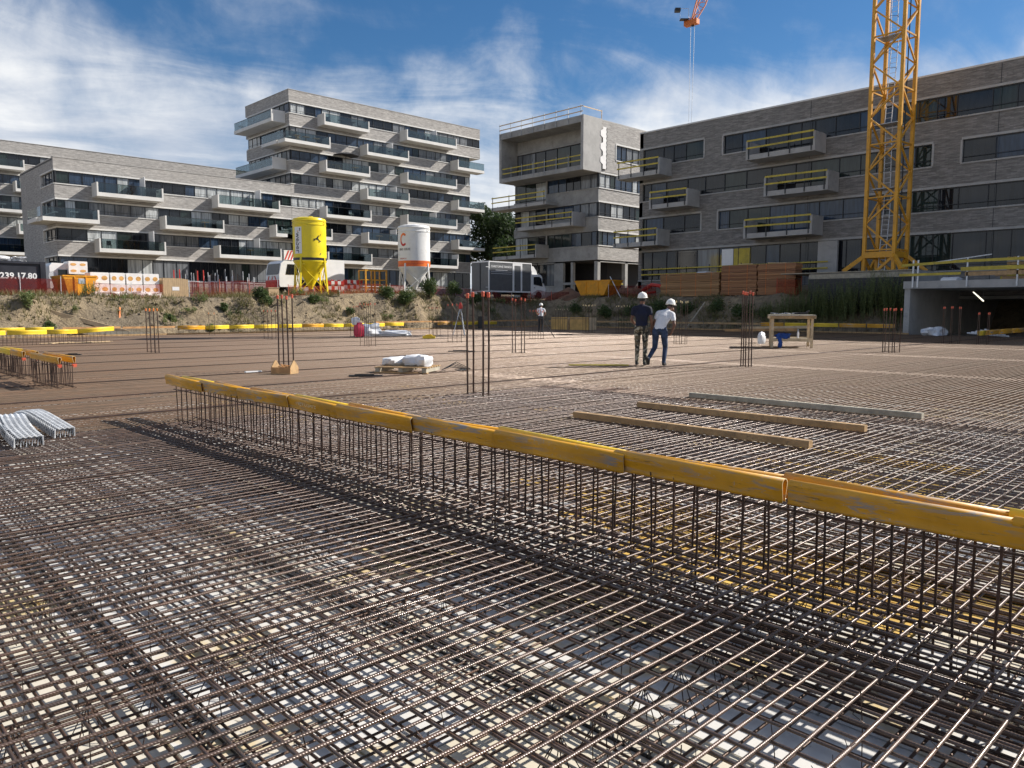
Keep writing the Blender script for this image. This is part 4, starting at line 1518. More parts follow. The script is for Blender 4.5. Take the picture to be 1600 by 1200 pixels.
MB().beam((59.5, 51.45, 21.4), (62.4, 51.45, 21.4), 0.03, 0.09).box(62.3, 62.36, 51.42, 51.48, 20.6, 21.5).build('rail_board', 'timber_pale', ub)
for z in (3.6, 4.1):
    MB().beam((62.6, 51.6, z), (66.4, 51.6, z), 0.03, 0.1).build('rail_board', 'rail_yellow', ub)

# ---- garage structure at the right: deck on walls, dark inside
ga = thing('garage_structure', 'raw concrete garage with a deep dark mouth at the right edge', 'garage', (0, 0, 0))
MB().box(46.2, 54.9, -16, 16.1, 2.56, 2.97).build('roof_slab', 'concrete', ga, fix=False)
MB().box(46.3, 64.8, 15.75, 16.05, -0.5, 2.56).build('side_wall', 'concrete', ga, fix=False)
MB().box(64.4, 64.8, -16, 15.75, -0.5, 2.56).build('rear_wall', 'concrete_raw', ga, fix=False)
MB().box(46.15, 64.4, -16, 15.75, -0.5, -0.12).build('floor_slab', 'concrete_raw', ga, fix=False)
MB().box(46.3, 64.8, -16.3, -16, -0.5, 2.56).build('end_wall', 'concrete_raw', ga, fix=False)
MB().box(54.92, 64.8, -16.2, 16.05, 2.05, 2.25).build('inner_ceiling', 'concrete_raw', ga, fix=False)
MB().box(47.2, 47.5, -16, -3.0, -0.12, 2.56).build('front_wall', 'concrete_raw', ga, fix=False)
for y in (1.5, 9.0):
    MB().box(50, 50.4, y, y + .4, -.12, 2.56).build('pillar', 'concrete_raw', ga, fix=False)
m_, t_, b_ = principled('lamp_tube', (1, 1, 1), 0.5)
b_.inputs['Emission Color'].default_value = (1, 0.92, 0.72, 1)
b_.inputs['Emission Strength'].default_value = 1.3
lp = thing('tube_lamp', 'lit fluorescent tube hanging inside the dark garage', 'lamp', (51.0, 13.6, 2.15))
MB().path([(-.22, .22, .27), (.22, -.22, -.27)], 0.035, 8).build('tube', 'lamp_tube', lp)
MB().beam((-.24, .24, .33), (.24, -.24, -.22), 0.08, 0.04).tube((-.2, .2, .3), (-.2, .2, .41), 0.01).tube((.2, -.2, -.2), (.2, -.2, .41), 0.01).build('fitting', 'steel_grey', lp)
gr = thing('guard_rail', 'yellow and wooden guard rail with white posts along the garage roof', 'railing', (46.15, 0, 2.97))
for i, y in enumerate((15.6, 15.35, 12.9, 10.6, 8.2, 5.8, 3.4)):
    MB().box(-.04, .04, y - .035, y + .035, -.35, 1.15).build('post', 'galvanised' if i > 1 else 'paint_white', gr, fix=False)
MB().beam((-.05, 16.2, 0.88), (-.05, 12.7, 1.02), 0.04, 0.14).build('rail_board', 'rail_yellow', gr)
MB().beam((-.06, 12.9, 1.0), (-.06, 3, 1.1), 0.04, 0.14).build('rail_board', 'rail_yellow', gr)
MB().beam((-.05, 16.3, 0.35), (-.05, 13.2, 0.36), 0.04, 0.14).build('rail_board', 'rail_yellow', gr)
MB().beam((-.06, 13.2, 0.58), (-.06, 3, 0.66), 0.04, 0.20).build('rail_board', 'rail_yellow', gr)
MB().beam((-.02, 13.0, 0.32), (-.02, 3, 0.36), 0.04, 0.22).build('toe_board', 'timber', gr)
MB().beam((0.8, 16.0, 0.9), (0.8, 12.0, 1.35), 0.05, 0.05).build('handrail_tube', 'galvanised', gr)
# stacked material on the garage roof
ps = thing('pallet_stack', 'stack of weathered pallets on the garage roof', 'pallets', (48.6, 11.0, 2.97))
for k in range(9):
    q = MB()
    for j in range(5):
        q.box(-.6 + rnd.uniform(-.03, .03), .6, -.6 + j * .25, -.5 + j * .25 + .02, k * .14 + .10, k * .14 + .125)
    for j in (-.55, -.05, .45):
        q.box(j, j + .1, -.6, .55, k * .14, k * .14 + .10)
    q.build('pallet', rnd.choice(['timber', 'timber_grey']), ps, fix=False)
pl = thing('beam_pile', 'long yellow formwork beams lying on the garage roof', 'beams', (47.6, 8.5, 2.97))
for k in range(6):
    MB().box(-.25 + .12 * (k % 3), -.15 + .12 * (k % 3), -6, 2.5 + rnd.random(), .2 * (k // 3), .2 * (k // 3) + .19).build('beam', 'rail_yellow' if k % 2 else 'timber', pl, fix=False)
tag(MB().prism([(0, 0), (0.9, 0.02), (1.1, 0.14), (0.5, 0.22), (0.1, 0.12)], 13.6, 14.4, 'y').build('rubble_sack', 'tarp_white'), 'crumpled white sack on the garage roof', 'sack').location = (46.8, 0, 2.97)

# ------------------------------------------------------------------ things on the deck
for i, (x, y0, y1, mt, lab) in enumerate(((7.58, 3.46, 6.62, 'timber', 'brown squared timber lying on the mat, nearest the yellow caps'),
                                          (9.06, 3.49, 6.69, 'timber', 'brown squared timber lying on the mat, middle one of three'),
                                          (10.66, 3.40, 6.87, 'timber_grey', 'pale grey squared timber lying on the mat, farthest of three'))):
    b_ = MB()
    c_ = 0.006
    w_, h_ = 0.045, 0.075
    b_.prism([(-w_ + c_, 0), (w_ - c_, 0), (w_, c_), (w_, h_ - c_), (w_ - c_, h_), (-w_ + c_, h_), (-w_, h_ - c_), (-w_, c_)], 0, y1 - y0, 'y')
    o = b_.build('timber_beam', mt)
    o.location = (x, y0, 0.010)
    o.rotation_euler = (0, 0, rnd.uniform(-.02, .02))
    tag(o, lab, 'timber')


# bent bundles of nested zigzag wire strips
def strip_bundle(pts, n, w_, h_, label):
    t_ = thing('spacer_bundle', label, 'spacer bundle', pts[0], group='galvanised spacer bundles')
    P0 = Vector(pts[0])
    path = []
    for i in range(len(pts) - 1):
        a, b2 = Vector(pts[i]), Vector(pts[i + 1])
        m_ = max(4, int((b2 - a).length / .048))
        for k in range(m_):
            path.append(a + (b2 - a) * (k / m_) - P0)
    path.append(Vector(pts[-1]) - P0)
    for _ in range(30):
        path = [path[0]] + [(path[i - 1] + path[i] * 2 + path[i + 1]) / 4 for i in range(1, len(path) - 1)] + [path[-1]]
    m_ = len(path)
    W = n * w_
    base = MB()
    vs_, fs_ = [], []
    for i, p in enumerate(path):
        d = (path[min(i + 1, m_ - 1)] - path[max(i - 1, 0)]).normalized()
        sd = d.cross(Vector((0, 0, 1))).normalized()
        nu = sd.cross(d).normalized()
        vs_ += [p - sd * W * .5, p - sd * W * .46 + nu * h_ * .72, p + sd * W * .46 + nu * h_ * .72, p + sd * W * .5]
        wire = MB()
        q = []
        for k in range(2 * n + 1):
            q.append(p + sd * (-W / 2 + W * k / (2 * n)) + nu * (h_ if k % 2 else h_ * .88))
        q = [p - sd * W * .52 + nu * .004] + q + [p + sd * W * .52 + nu * .004]
        wire.path(q, .0095, 5)
        wire.build('wire', 'galvanised', t_, fix=False)
    for i in range(m_ - 1):
        for k in range(3):
            fs_.append((i * 4 + k, i * 4 + k + 1, i * 4 + 5 + k, i * 4 + 4 + k))
    base.add(vs_, fs_)
    base.build('core', 'steel_dark', t_, fix=False)
    for j in (0, -1):
        p = path[j]
        d = (path[1] - path[0]).normalized() if j == 0 else (path[-1] - path[-2]).normalized()
        sd = d.cross(Vector((0, 0, 1))).normalized()
        for k in range(n):
            a = -W / 2 + w_ * (k + .5)
            MB().path([p + sd * (a - w_ * .4) + Vector((0, 0, .004)), p + sd * (a - w_ * .1) + Vector((0, 0, h_ * .95)), p + sd * (a + w_ * .15) + Vector((0, 0, h_ * .2)), p + sd * (a + w_ * .4) + Vector((0, 0, h_ * .9))], .006, 5).build('end_loop', 'galvanised', t_)


strip_bundle([(2.29, 9.52, .004), (2.24, 9.95, .07), (2.22, 10.5, .12), (2.25, 11.2, .02)], 4, 0.050, 0.115, 'arched galvanised spacer bundle at the left edge, rightmost of three')
strip_bundle([(1.86, 9.12, .004), (1.84, 9.45, .05), (1.87, 9.9, .14), (1.98, 10.5, .08)], 5, 0.052, 0.115, 'wavy galvanised spacer bundle at the left edge, middle of three')
strip_bundle([(1.52, 9.25, .03), (1.52, 9.7, .14), (1.55, 10.2, .17), (1.62, 10.7, .05)], 3, 0.056, 0.13, 'galvanised spacer bundle cut off by the left picture edge')

# wooden toolbox
tb = thing('toolbox', 'open wooden toolbox full of offcuts at the foot of four starter bars', 'toolbox', (8.12, 15.6, 0.01), radians(-60))
tb.scale = (.85, .85, .85)
MB().box(-.28, .28, -.19, .19, 0, .02).build('base', 'timber', tb, fix=False)
for s_ in (-1, 1):
    MB().box(-.28, .28, s_ * .18 - .012, s_ * .18 + .012, .02, .17).build('side', 'timber_orange', tb, fix=False)
    MB().prism([(-.17, .02), (.17, .02), (.17, .19), (.03, .34), (-.03, .34), (-.17, .19)], s_ * .27 - .012, s_ * .27 + .012, 'x').build('end_board', 'timber', tb)
b_ = MB()
for _ in range(12):
    p = Vector((rnd.uniform(-.2, .2), rnd.uniform(-.12, .12), rnd.uniform(.10, .2)))
    b_.beam(p, p + Vector((rnd.uniform(-.12, .12), rnd.uniform(-.1, .1), rnd.uniform(0, .08))), .05, .03)
b_.build('offcuts', 'timber_orange', tb)
tag(MB().box(-.19, .19, -.03, .03, 0, .035).build('offcut_board', 'paint_white'), 'short white board lying left of the toolbox', 'board').location = (7.75, 16.35, .01)

# pallet with sacks
pa = thing('pallet', 'small wooden pallet on the mat carrying white sacks', 'pallet', (10.35, 14.1, 0.012), radians(-58))
for j in range(6):
    MB().box(-.62, .62, -.45 + j * .16, -.45 + j * .16 + .10, .115, .135).build('deck_board', 'timber', pa, fix=False)
for j in (-.60, -.05, .50):
    MB().box(j, j + .10, -.45, .45, .022, .113).build('bearer', 'timber_grey', pa, fix=False)
MB().box(-.62, .62, -.45, -.35, 0, .02).build('bottom_board', 'timber', pa, fix=False)


def lump(b_, c_, r, seed=0, nu=18, nv=11, rough=0.12, flat=0.0):
    """uneven sack-like lump"""
    vs_ = []
    for i in range(nv + 1):
        ph = pi * i / nv
        for k in range(nu):
            th = 2 * pi * k / nu
            d = Vector((sin(ph) * cos(th), sin(ph) * sin(th), -cos(ph)))
            q = 1 + rough * mnoise.fractal(d * 1.7 + Vector((seed, seed * 2.1, 0)), 1, 2, 3) * 2
            ex = 0.62
            p = Vector([abs(v) ** ex * (1 if v > 0 else -1) for v in d])
            z_ = c_[2] + p.z * r[2] * q
            if flat is not None and z_ < c_[2] - r[2] * 0.9: z_ = c_[2] - r[2] * 0.9
            vs_.append((c_[0] + p.x * r[0] * q, c_[1] + p.y * r[1] * q, z_))
    fs_ = []
    for i in range(nv):
        for k in range(nu):
            k2 = (k + 1) % nu
            fs_.append((i * nu + k, i * nu + k2, (i + 1) * nu + k2, (i + 1) * nu + k))
    b_.add(vs_, fs_)
    return b_


for i, (dx_, dy_, r, lab) in enumerate(((-.05, .38, (.30, .22, .10), 'white sack on the pallet, left one'), (.12, -.02, (.22, .20, .13), 'white sack on the pallet, middle one'),
                                        (.16, -.38, (.2, .17, .13), 'crumpled white sack on the pallet, right one'))):
    o = lump(MB(), (0, 0, r[2] * .9), r, i * 3.3).build('sack', 'tarp_white', smooth=True)
    o.location = (10.35 + dx_, 14.1 + dy_, 0.15)
    o.rotation_euler = (0, 0, i * .7)
    tag(o, lab, 'sack', 'white sacks on the pallet')
b_ = MB()
for k in range(5):
    b_.path([(0, 0, .03), (.15 + .1 * k, -.1 + .06 * k, .10 + .02 * k), (.45 + .05 * k, -.25, .03), (.3, -.5 + .1 * k, .02)], .009, 5)
o = b_.build('cable_tangle', 'wire_black')
o.location = (11.0, 13.7, 0.01)
tag(o, 'tangle of black cable lying at the right side of the pallet', 'cable')
for i, (x, y, L, a, lab) in enumerate(((9.0, 13.75, .7, -.72, 'thin dark board on the mat left of the pallet'), (6.75, 26.5, .45, -.6, 'dark board offcut far left on the field'),
                                       (16.6, 19.6, .9, -.75, 'dark board on the mat before the central red-tipped bars'), (31.5, 28.5, .9, -.7, 'dark board on the mat right of the far worker'))):
    o = MB().box(-L / 2, L / 2, -.06, .06, 0, .03).box(-L / 3, L / 4, -.02, .02, .03, .05).build('offcut_board', 'steel_dark', fix=False)
    o.location = (x, y, .01)
    o.rotation_euler = (0, 0, a)
    tag(o, lab, 'board')
o = MB().box(-.75, .75, -.05, .05, 0, .03).build('yellow_board', 'rail_yellow')
o.location = (14.95, 12.35, .01); o.rotation_euler = (0, 0, radians(-46))
tag(o, 'narrow yellow board at the feet of the two workers', 'board')

# bags and sheeting by the far edge
o = lump(MB(), (0, 0, .33), (.24, .22, .36), 2).build('carrier_bag', 'bag_red', smooth=True); o.location = (21.55, 33.45, .01)
tag(o, 'red carrier bag standing among the far starter bars', 'bag')
o = lump(MB(), (0, 0, .2), (.2, .2, .2), 5).build('carrier_bag', 'tarp_white', smooth=True); o.location = (21.45, 33.6, .60)
tag(o, 'crumpled white bag on top of the red one', 'bag')
b_ = MB()
lump(b_, (0, 0, .28), (.55, .42, .33), 7, 24, 14, .2)
o = b_.build('plastic_sheet', 'tarp_white', smooth=True); o.location = (23.0, 34.7, .0)
tag(o, 'bundled white plastic sheet right of the red bag', 'sheet')
b_ = MB()
lump(b_, (0, 0, .12), (.95, .3, .16), 9, 24, 10, .25)
o = b_.build('plastic_sheet', 'tarp_white', smooth=True); o.location = (24.0, 34.0, .0); o.rotation_euler = (0, 0, -.75)
tag(o, 'trailing end of white plastic sheet lying flat on the mat', 'sheet')
o = MB().box(-.3, .3, -.15, .15, 0, .12).prism([(-.2, .12), (.2, .12), (.1, .2), (-.15, .18)], -.1, .1, 'y').build('yellow_case', 'cap_bright'); o.location = (23.0, 29.6, .01); o.rotation_euler = (0, 0, -.7)
tag(o, 'small yellow case on the mat before the tripod', 'case')

# surveying tripod
tr = thing('survey_tripod', 'surveying tripod with red instrument near the far edge', 'tripod', (27.2, 32.2, 0.01))
for k in range(3):
    a = 2 * pi * k / 3 + .4
    MB().path([(.42 * cos(a), .42 * sin(a), 0), (.05 * cos(a), .05 * sin(a), 1.35)], [.02, .03], 6).build('leg', 'galvanised', tr)
MB().lathe([(.09, 1.35), (.09, 1.40), (.04, 1.42)], (0, 0, 0), 12).build('head_plate', 'steel_grey', tr)
MB().lathe([(.06, 1.42), (.10, 1.46), (.11, 1.62), (.07, 1.68), (.03, 1.78)], (0, 0, 0), 12).build('instrument', 'paint_red', tr, smooth=True)
st = MB().path([(0, 0, .95), (.5, -.35, 0.01)], .018, 6).path([(0, 0, .95), (-.25, .2, 1.0)], .018, 6)
o = st.build('leaning_rod', 'wire_black'); o.location = (27.6, 26.4, 0)
tag(o, 'black rod leaning right of the far worker', 'rod')

# plywood boxes at the far corner
for i, (y0, y1) in enumerate(((35.55, 37.1), (33.6, 35.35))):
    t_ = thing('plywood_box', 'open yellow plywood form box at the far corner, %s one' % ('left', 'right')[i], 'form box', (40.0, (y0 + y1) / 2, 0.01), group='plywood form boxes')
    L = (y1 - y0) / 2
    for s_ in (-1, 1):
        MB().box(s_ * .34 - .012, s_ * .34 + .012, -L, L, 0, .85).build('side_board', 'ply_yellow', t_, fix=False)
        MB().box(-.352, .352, s_ * L - .012, s_ * L + .012, .003, .847).build('end_board', 'timber_pale', t_, fix=False)
    MB().box(-.36, .36, -L + .02, L - .02, .72, .80).build('batten', 'timber', t_, fix=False)
tag(MB().path([(0, 0, 0.9), (0, 0, .02)], .22, 10).build('waste_bin', 'steel_dark'), 'black bin against the far yellow edge', 'bin').location = (37.6, 42.2, 0)

# workbench
wb = thing('workbench', 'rough wooden workbench with tools on top', 'workbench', (27.25, 13.35, 0.01), radians(-60))
for (a, b2) in ((-.68, -.5), (.68, -.5), (.68, .9), (-.68, .9)):
    MB().box(a - .045, a + .045, b2 - .045, b2 + .045, 0, 1.06).build('leg', 'timber_pale', wb, fix=False)
MB().box(-.80, .80, -.62, 1.02, 1.165, 1.20).build('top', 'timber_grey', wb, fix=False)
for b2 in (-.58, .98):
    MB().box(-.78, .78, b2 - .02, b2 + .02, 1.06, 1.163).build('apron', 'timber', wb, fix=False)
for a in (-.78, .78):
    MB().box(a - .02, a + .02, -.6, 1.0, 1.062, 1.161).build('apron', 'timber_pale', wb, fix=False)
MB().box(-.62, .62, -.5, .9, .30, .33).build('shelf', 'timber_grey', wb, fix=False)
for b2 in (-.55, .95):
    MB().box(-.72, .72, b2 - .018, b2 + .018, .24, .36).build('rail', 'timber_pale', wb, fix=False)
M_wb = Matrix.Translation((27.25, 13.35, 0.01)) @ Matrix.Rotation(radians(-60), 4, 'Z')


def at_bench(o, x, y, z, rz=0.0):
    o.location = M_wb @ Vector((x, y, z))
    o.rotation_euler = (0, 0, radians(-60) + rz)


b_ = MB()
for k in range(9):
    p = Vector((rnd.uniform(-.45, .3), rnd.uniform(-.2, .2), .02 + .01 * (k % 3)))
    b_.beam(p, p + Vector((rnd.uniform(-.3, .3), rnd.uniform(-.2, .2), .02)), .05, .03)
o = b_.build('tool_heap', 'steel_grey'); at_bench(o, -.25, .05, 1.21)
tag(o, 'heap of metal tools on the left of the workbench top', 'tools')
b_ = MB().box(-.16, .16, -.05, .05, 0, .09).path([(-.16, 0, .05), (-.34, .02, .04)], .03, 8).path([(.1, 0, .09), (.22, 0, .14)], .025, 6)
o = b_.build('angle_grinder', 'paint_black'); at_bench(o, .42, .1, 1.21, .4)
tag(o, 'black power tool on the right of the workbench top', 'power tool')
b_ = MB().lathe([(.001, 0), (.037, .002), (.037, .20), (.033, .23), (.013, .285), (.013, .31), (.016, .312), (.016, .335), (.001, .337)], (0, 0, 0), 12)
o = b_.build('water_bottle', 'tarp_white', smooth=True); at_bench(o, .22, -.35, .34)
tag(o, 'clear water bottle standing on the workbench shelf', 'bottle')
o = lump(MB(), (0, 0, .09), (.22, .17, .11), 4, 22, 12, .3).build('work_jacket', 'cloth_blue', smooth=True); at_bench(o, -.30, -.42, .335)
lump(MB(), (-.10, -.16, -.14), (.07, .05, .16), 6, 14, 8, .3, None).build('sleeve', 'cloth_blue', o, smooth=True)
tag(o, 'blue work jacket heaped on the workbench shelf', 'jacket')
o = lump(MB(), (0, 0, .20), (.17, .12, .24), 8, 18, 11, .18).build('carrier_bag', 'tarp_white', smooth=True); o.location = (29.3, 15.6, .01)
tag(o, 'white carrier bag standing left of the workbench', 'bag')
o = lump(MB(), (0, 0, .2), (.9, .4, .26), 12, 22, 10, .25).build('plastic_sheet', 'tarp_white', smooth=True); o.location = (45.0, 14.0, -.02)
tag(o, 'white sheet over material at the left of the garage mouth', 'sheet')
t_ = thing('pipe_bundle', 'pale pipes lying before the right of the garage mouth', 'pipes', (44.9, 11.4, .05))
for k in range(5):
    MB().path([(0, -.9 + .15 * k, .05 * k), (.4, 1.1 - .2 * k, .12 + .05 * k)], .045, 8).build('pipe', 'galvanised', t_)
for i, (p, q, lab) in enumerate((((43.6, 24.6, .25), (43.9, 20.2, .38), 'long pale plank propped behind the workbench, upper one'), ((43.2, 25.5, .10), (43.6, 21.0, .22), 'long orange plank propped behind the workbench, lower one'))):
    tag(MB().beam(p, q, .05, .16).build('plank', 'timber_pale' if i == 0 else 'timber_orange'), lab, 'plank')

# ------------------------------------------------------------------ people


def ell_tube(b_, p, q, rp, rq, n=12, side=None):
    """tapered limb with elliptic section; radii (across, deep); domed ends"""
    p, q = Vector(p), Vector(q)
    d = (q - p).normalized()
    a = (Vector((1, 0, 0)) if side is None else Vector(side))
    a = (a - d * a.dot(d)).normalized()
    c_ = d.cross(a).normalized()
    rings = []
    for t_ in (-0.9, -0.5, 0.0):
        s_ = sqrt(max(0.02, 1 - t_ * t_))
        rings.append((p + d * (t_ * min(rp) * .8), rp[0] * s_, rp[1] * s_))
    for t_ in (0.33, 0.66):
        rings.append((p.lerp(q, t_), rp[0] + (rq[0] - rp[0]) * t_, rp[1] + (rq[1] - rp[1]) * t_))
    for t_ in (0.0, 0.5, 0.9):
        s_ = sqrt(max(0.02, 1 - t_ * t_))
        rings.append((q + d * (t_ * min(rq) * .8), rq[0] * s_, rq[1] * s_))
    vs_ = []
    for (c0, ra, rb_) in rings:
        for k in range(n):
            an = 2 * pi * k / n
            vs_.append(c0 + a * (cos(an) * ra) + c_ * (sin(an) * rb_))
    fs_ = []
    m_ = len(rings)
    for i in range(m_ - 1):
        for k in range(n):
            k2 = (k + 1) % n
            fs_.append((i * n + k, i * n + k2, (i + 1) * n + k2, (i + 1) * n + k))
    fs_.append(tuple(reversed(range(n))))
    fs_.append(tuple((m_ - 1) * n + k for k in range(n)))
    b_.add(vs_, fs_)


def person(label, loc, face, J, mats, sleeve=0.45, group=None):
    """J: joints in a frame that looks along +Y; one continuous remeshed body, clothes by region"""
    root = thing('person', label, 'person', loc, face - pi / 2, group)
    V_ = {k: Vector(v) for k, v in J.items() if k != 'belt'}
    segs = []          # (p, q, rp, rq, region)

    def S(p, q, rp, rq, reg):
        segs.append((V_[p] if isinstance(p, str) else Vector(p), V_[q] if isinstance(q, str) else Vector(q), rp, rq, reg))
    S('pelvis', 'waist', (.165, .115), (.145, .105), 'shirt')
    S('waist', 'chest', (.145, .105), (.175, .12), 'shirt')
    S('chest', 'collar', (.175, .12), (.12, .085), 'shirt')
    S('collar', 'neck', (.065, .065), (.055, .058), 'skin')
    S('neck', 'head', (.056, .06), (.076, .092), 'skin')
    S('head', 'crown', (.077, .098), (.066, .082), 'hair')
    hf = (V_['nose'] - V_['head']).normalized()
    S(V_['head'] + hf * .07 + Vector((0, 0, -.05)), V_['head'] + hf * .085 + Vector((0, 0, -.085)), (.042, .03), (.03, .022), 'skin')
    S(V_['head'] + hf * .088 + Vector((0, 0, .01)), V_['head'] + hf * .115 + Vector((0, 0, -.025)), (.012, .012), (.016, .016), 'skin')
    sx = hf.cross(Vector((0, 0, 1))).normalized()
    for s_ in (-1, 1):
        S(V_['head'] + sx * (s_ * .078) + Vector((0, 0, .02)), V_['head'] + sx * (s_ * .078) + Vector((0, 0, -.03)), (.014, .022), (.010, .014), 'skin')
    for s_ in ('l', 'r'):
        S('collar', 'sho_' + s_, (.09, .075), (.068, .072), 'shirt')
        e = V_['sho_' + s_].lerp(V_['elb_' + s_], sleeve)
        S('sho_' + s_, e, (.068, .070), (.060, .064), 'shirt')
        S(e, 'elb_' + s_, (.046, .048), (.041, .043), 'skin')
        S('elb_' + s_, 'wri_' + s_, (.043, .044), (.028, .030), 'skin')
        S('wri_' + s_, 'pal_' + s_, (.030, .024), (.040, .022), 'skin')
        S('pelvis', 'hip_' + s_, (.12, .115), (.098, .11), 'legs')
        S('hip_' + s_, 'kne_' + s_, (.096, .104), (.066, .070), 'legs')
        S('kne_' + s_, 'ank_' + s_, (.064, .070), (.050, .055), 'legs')
        hd = V_['ank_' + s_]
        S(hd, V_['toe_' + s_].lerp(hd, .0), (.045, .05), (.042, .035), 'boot')
        S(hd, V_['hee_' + s_], (.045, .045), (.040, .032), 'boot')
        S('hee_' + s_, 'toe_' + s_, (.042, .034), (.046, .030), 'boot')
    b_ = MB()
    for (p, q, rp, rq, reg) in segs:
        ell_tube(b_, p, q, rp, rq)
    me = b_.mesh('body', [mats['shirt']])
    bm = bmesh.new(); bm.from_mesh(me); bmesh.ops.recalc_face_normals(bm, faces=bm.faces[:]); bm.to_mesh(me); bm.free()
    tmp = bpy.data.objects.new('tmp_body', me)
    COL.objects.link(tmp)
    md = tmp.modifiers.new('r', 'REMESH'); md.mode = 'VOXEL'; md.voxel_size = 0.015
    m2 = tmp.modifiers.new('s', 'SMOOTH'); m2.factor = 0.5; m2.iterations = 5
    dg = bpy.context.evaluated_depsgraph_get()
    out = bpy.data.meshes.new_from_object(tmp.evaluated_get(dg))
    bpy.data.objects.remove(tmp)
    # hands: four fingers and a thumb, rooted in the palm
    fb = MB()
    for s_, sg in (('l', -1), ('r', 1)):
        pal, wri = V_['pal_' + s_], V_['wri_' + s_]
        d = (pal - wri).normalized()
        a = Vector((1, 0, 0)); a = (Vector((0, 1, 0)) - d * d.y).normalized() if abs(d.y) < .9 else (a - d * d.x).normalized()
        cu = d.cross(a).normalized() * (-sg)
        for k, L in enumerate((.072, .080, .074, .058)):
            r0 = pal + a * (.027 - .018 * k) + d * .012
            fb.path([r0, r0 + d * L * .5 + cu * .008, r0 + d * L * .85 + cu * .028, r0 + d * L * .95 + cu * .045], [.0095, .009, .0085, .006], 6)
        r0 = pal.lerp(wri, .45) + a * .03
        fb.path([r0, r0 + a * .024 + d * .025, r0 + a * .030 + d * .055 + cu * .01], [.012, .0105, .007], 6)
    bm = bmesh.new()
    bm.from_mesh(out)
    nb = len(bm.faces)
    fm = fb.mesh('fingers', [mats['skin']])
    bm.from_mesh(fm)
    names = ['shirt', 'skin', 'hair', 'legs', 'boot']
    bm.faces.ensure_lookup_table()
    for i, f_ in enumerate(bm.faces):
        f_.smooth = True
        if i >= nb:
            f_.material_index = 1
            continue
        c_ = f_.calc_center_median()
        best, br = 1e9, 'shirt'
        for (p, q, rp, rq, reg) in segs:
            d = q - p
            L2 = d.length_squared
            t_ = max(0, min(1, (c_ - p).dot(d) / L2)) if L2 > 0 else 0
            r_ = (rp[0] + rp[1]) / 2 * (1 - t_) + (rq[0] + rq[1]) / 2 * t_
            dist = (c_ - (p + d * t_)).length - r_
            if dist < best: best, br = dist, reg
        if br == 'hair' and (c_ - V_['head']).dot(hf) > 0.035: br = 'skin'
        if br == 'shirt' and c_.z < J['belt']: br = 'legs'
        f_.material_index = names.index(br)
    out.materials.clear()
    for n_ in names:
        out.materials.append(MATS[mats[n_]])
    bm.to_mesh(out); bm.free()
    out.name = 'body'
    link('body', out, root)
    # safety helmet
    hl = MB()
    hl.lathe([(.128, 0), (.132, .008), (.120, .014), (.116, .05), (.100, .095), (.066, .128), (.03, .142), (.001, .145)], (0, 0, 0), 24)
    hl.prism([(-.09, .085), (-.06, .135), (0, .165), (.06, .135), (.09, .085)], .000, .012)
    hl.path([(0, .10, .07), (0, .05, .128), (0, 0, .146), (0, -.05, .128), (0, -.10, .07)], .012, 6)
    h_ = hl.build('safety_helmet', 'helmet_white', root, smooth=True)
    up_ = (V_['crown'] - V_['head']).normalized()
    fy = (hf - up_ * hf.dot(up_)).normalized()
    fx = fy.cross(up_).normalized()
    R_ = Matrix((fx, fy, up_)).transposed().to_4x4()
    h_.matrix_local = Matrix.Translation(V_['head'] + up_ * .055) @ R_
    return root


base_J = dict(pelvis=(0, 0, .96), waist=(0, .0, 1.10), chest=(0, .0, 1.30), collar=(0, .01, 1.45), neck=(0, .02, 1.53), head=(.01, .05, 1.64), crown=(.01, .045, 1.70), nose=(.03, .3, 1.62),
              sho_l=(-.19, 0, 1.42), elb_l=(-.25, .02, 1.15), wri_l=(-.18, .2, 1.02), pal_l=(-.15, .27, 1.0), sho_r=(.19, 0, 1.42), elb_r=(.25, -.04, 1.15), wri_r=(.25, .04, .92), pal_r=(.25, .06, .84),
              hip_l=(-.095, 0, .92), kne_l=(-.10, .05, .50), ank_l=(-.10, 0, .10), hee_l=(-.10, -.05, .05), toe_l=(-.11, .15, .04),
              hip_r=(.095, 0, .92), kne_r=(.10, .03, .50), ank_r=(.10, -.06, .10), hee_r=(.10, -.11, .05), toe_r=(.12, .09, .04), belt=1.0)
person('worker in navy T-shirt, camouflage trousers and white helmet, walking away, left of the pair', (15.72, 11.62, .006), radians(30), base_J,
       dict(shirt='shirt_navy', skin='skin_dark', hair='hair', legs='camo', boot='boot'))
J2 = dict(base_J)
J2.update(pelvis=(-.02, 0, .91), waist=(.0, .04, 1.05), chest=(.06, .12, 1.21), collar=(.11, .19, 1.33), neck=(.15, .25, 1.39), head=(.19, .33, 1.47), crown=(.195, .335, 1.53), nose=(.42, .55, 1.38),
          sho_l=(-.08, .14, 1.31), elb_l=(-.17, .10, 1.08), wri_l=(-.17, .20, .86), pal_l=(-.16, .22, .79), sho_r=(.27, .14, 1.28), elb_r=(.33, .02, 1.03), wri_r=(.26, .07, .82), pal_r=(.20, .11, .77),
          hip_l=(-.115, 0, .87), kne_l=(-.14, .06, .47), ank_l=(-.26, -.22, .20), hee_l=(-.29, -.28, .22), toe_l=(-.27, -.15, .06),
          hip_r=(.08, 0, .87), kne_r=(.11, .10, .47), ank_r=(.09, .0, .10), hee_r=(.09, -.05, .05), toe_r=(.11, .15, .04), belt=.93)
person('worker in white T-shirt and blue jeans, bending forward, right of the pair', (15.90, 11.17, .006), radians(28), J2,
       dict(shirt='shirt_white', skin='skin_dark', hair='hair', legs='jeans', boot='boot'), sleeve=.5)
J3 = dict(base_J)
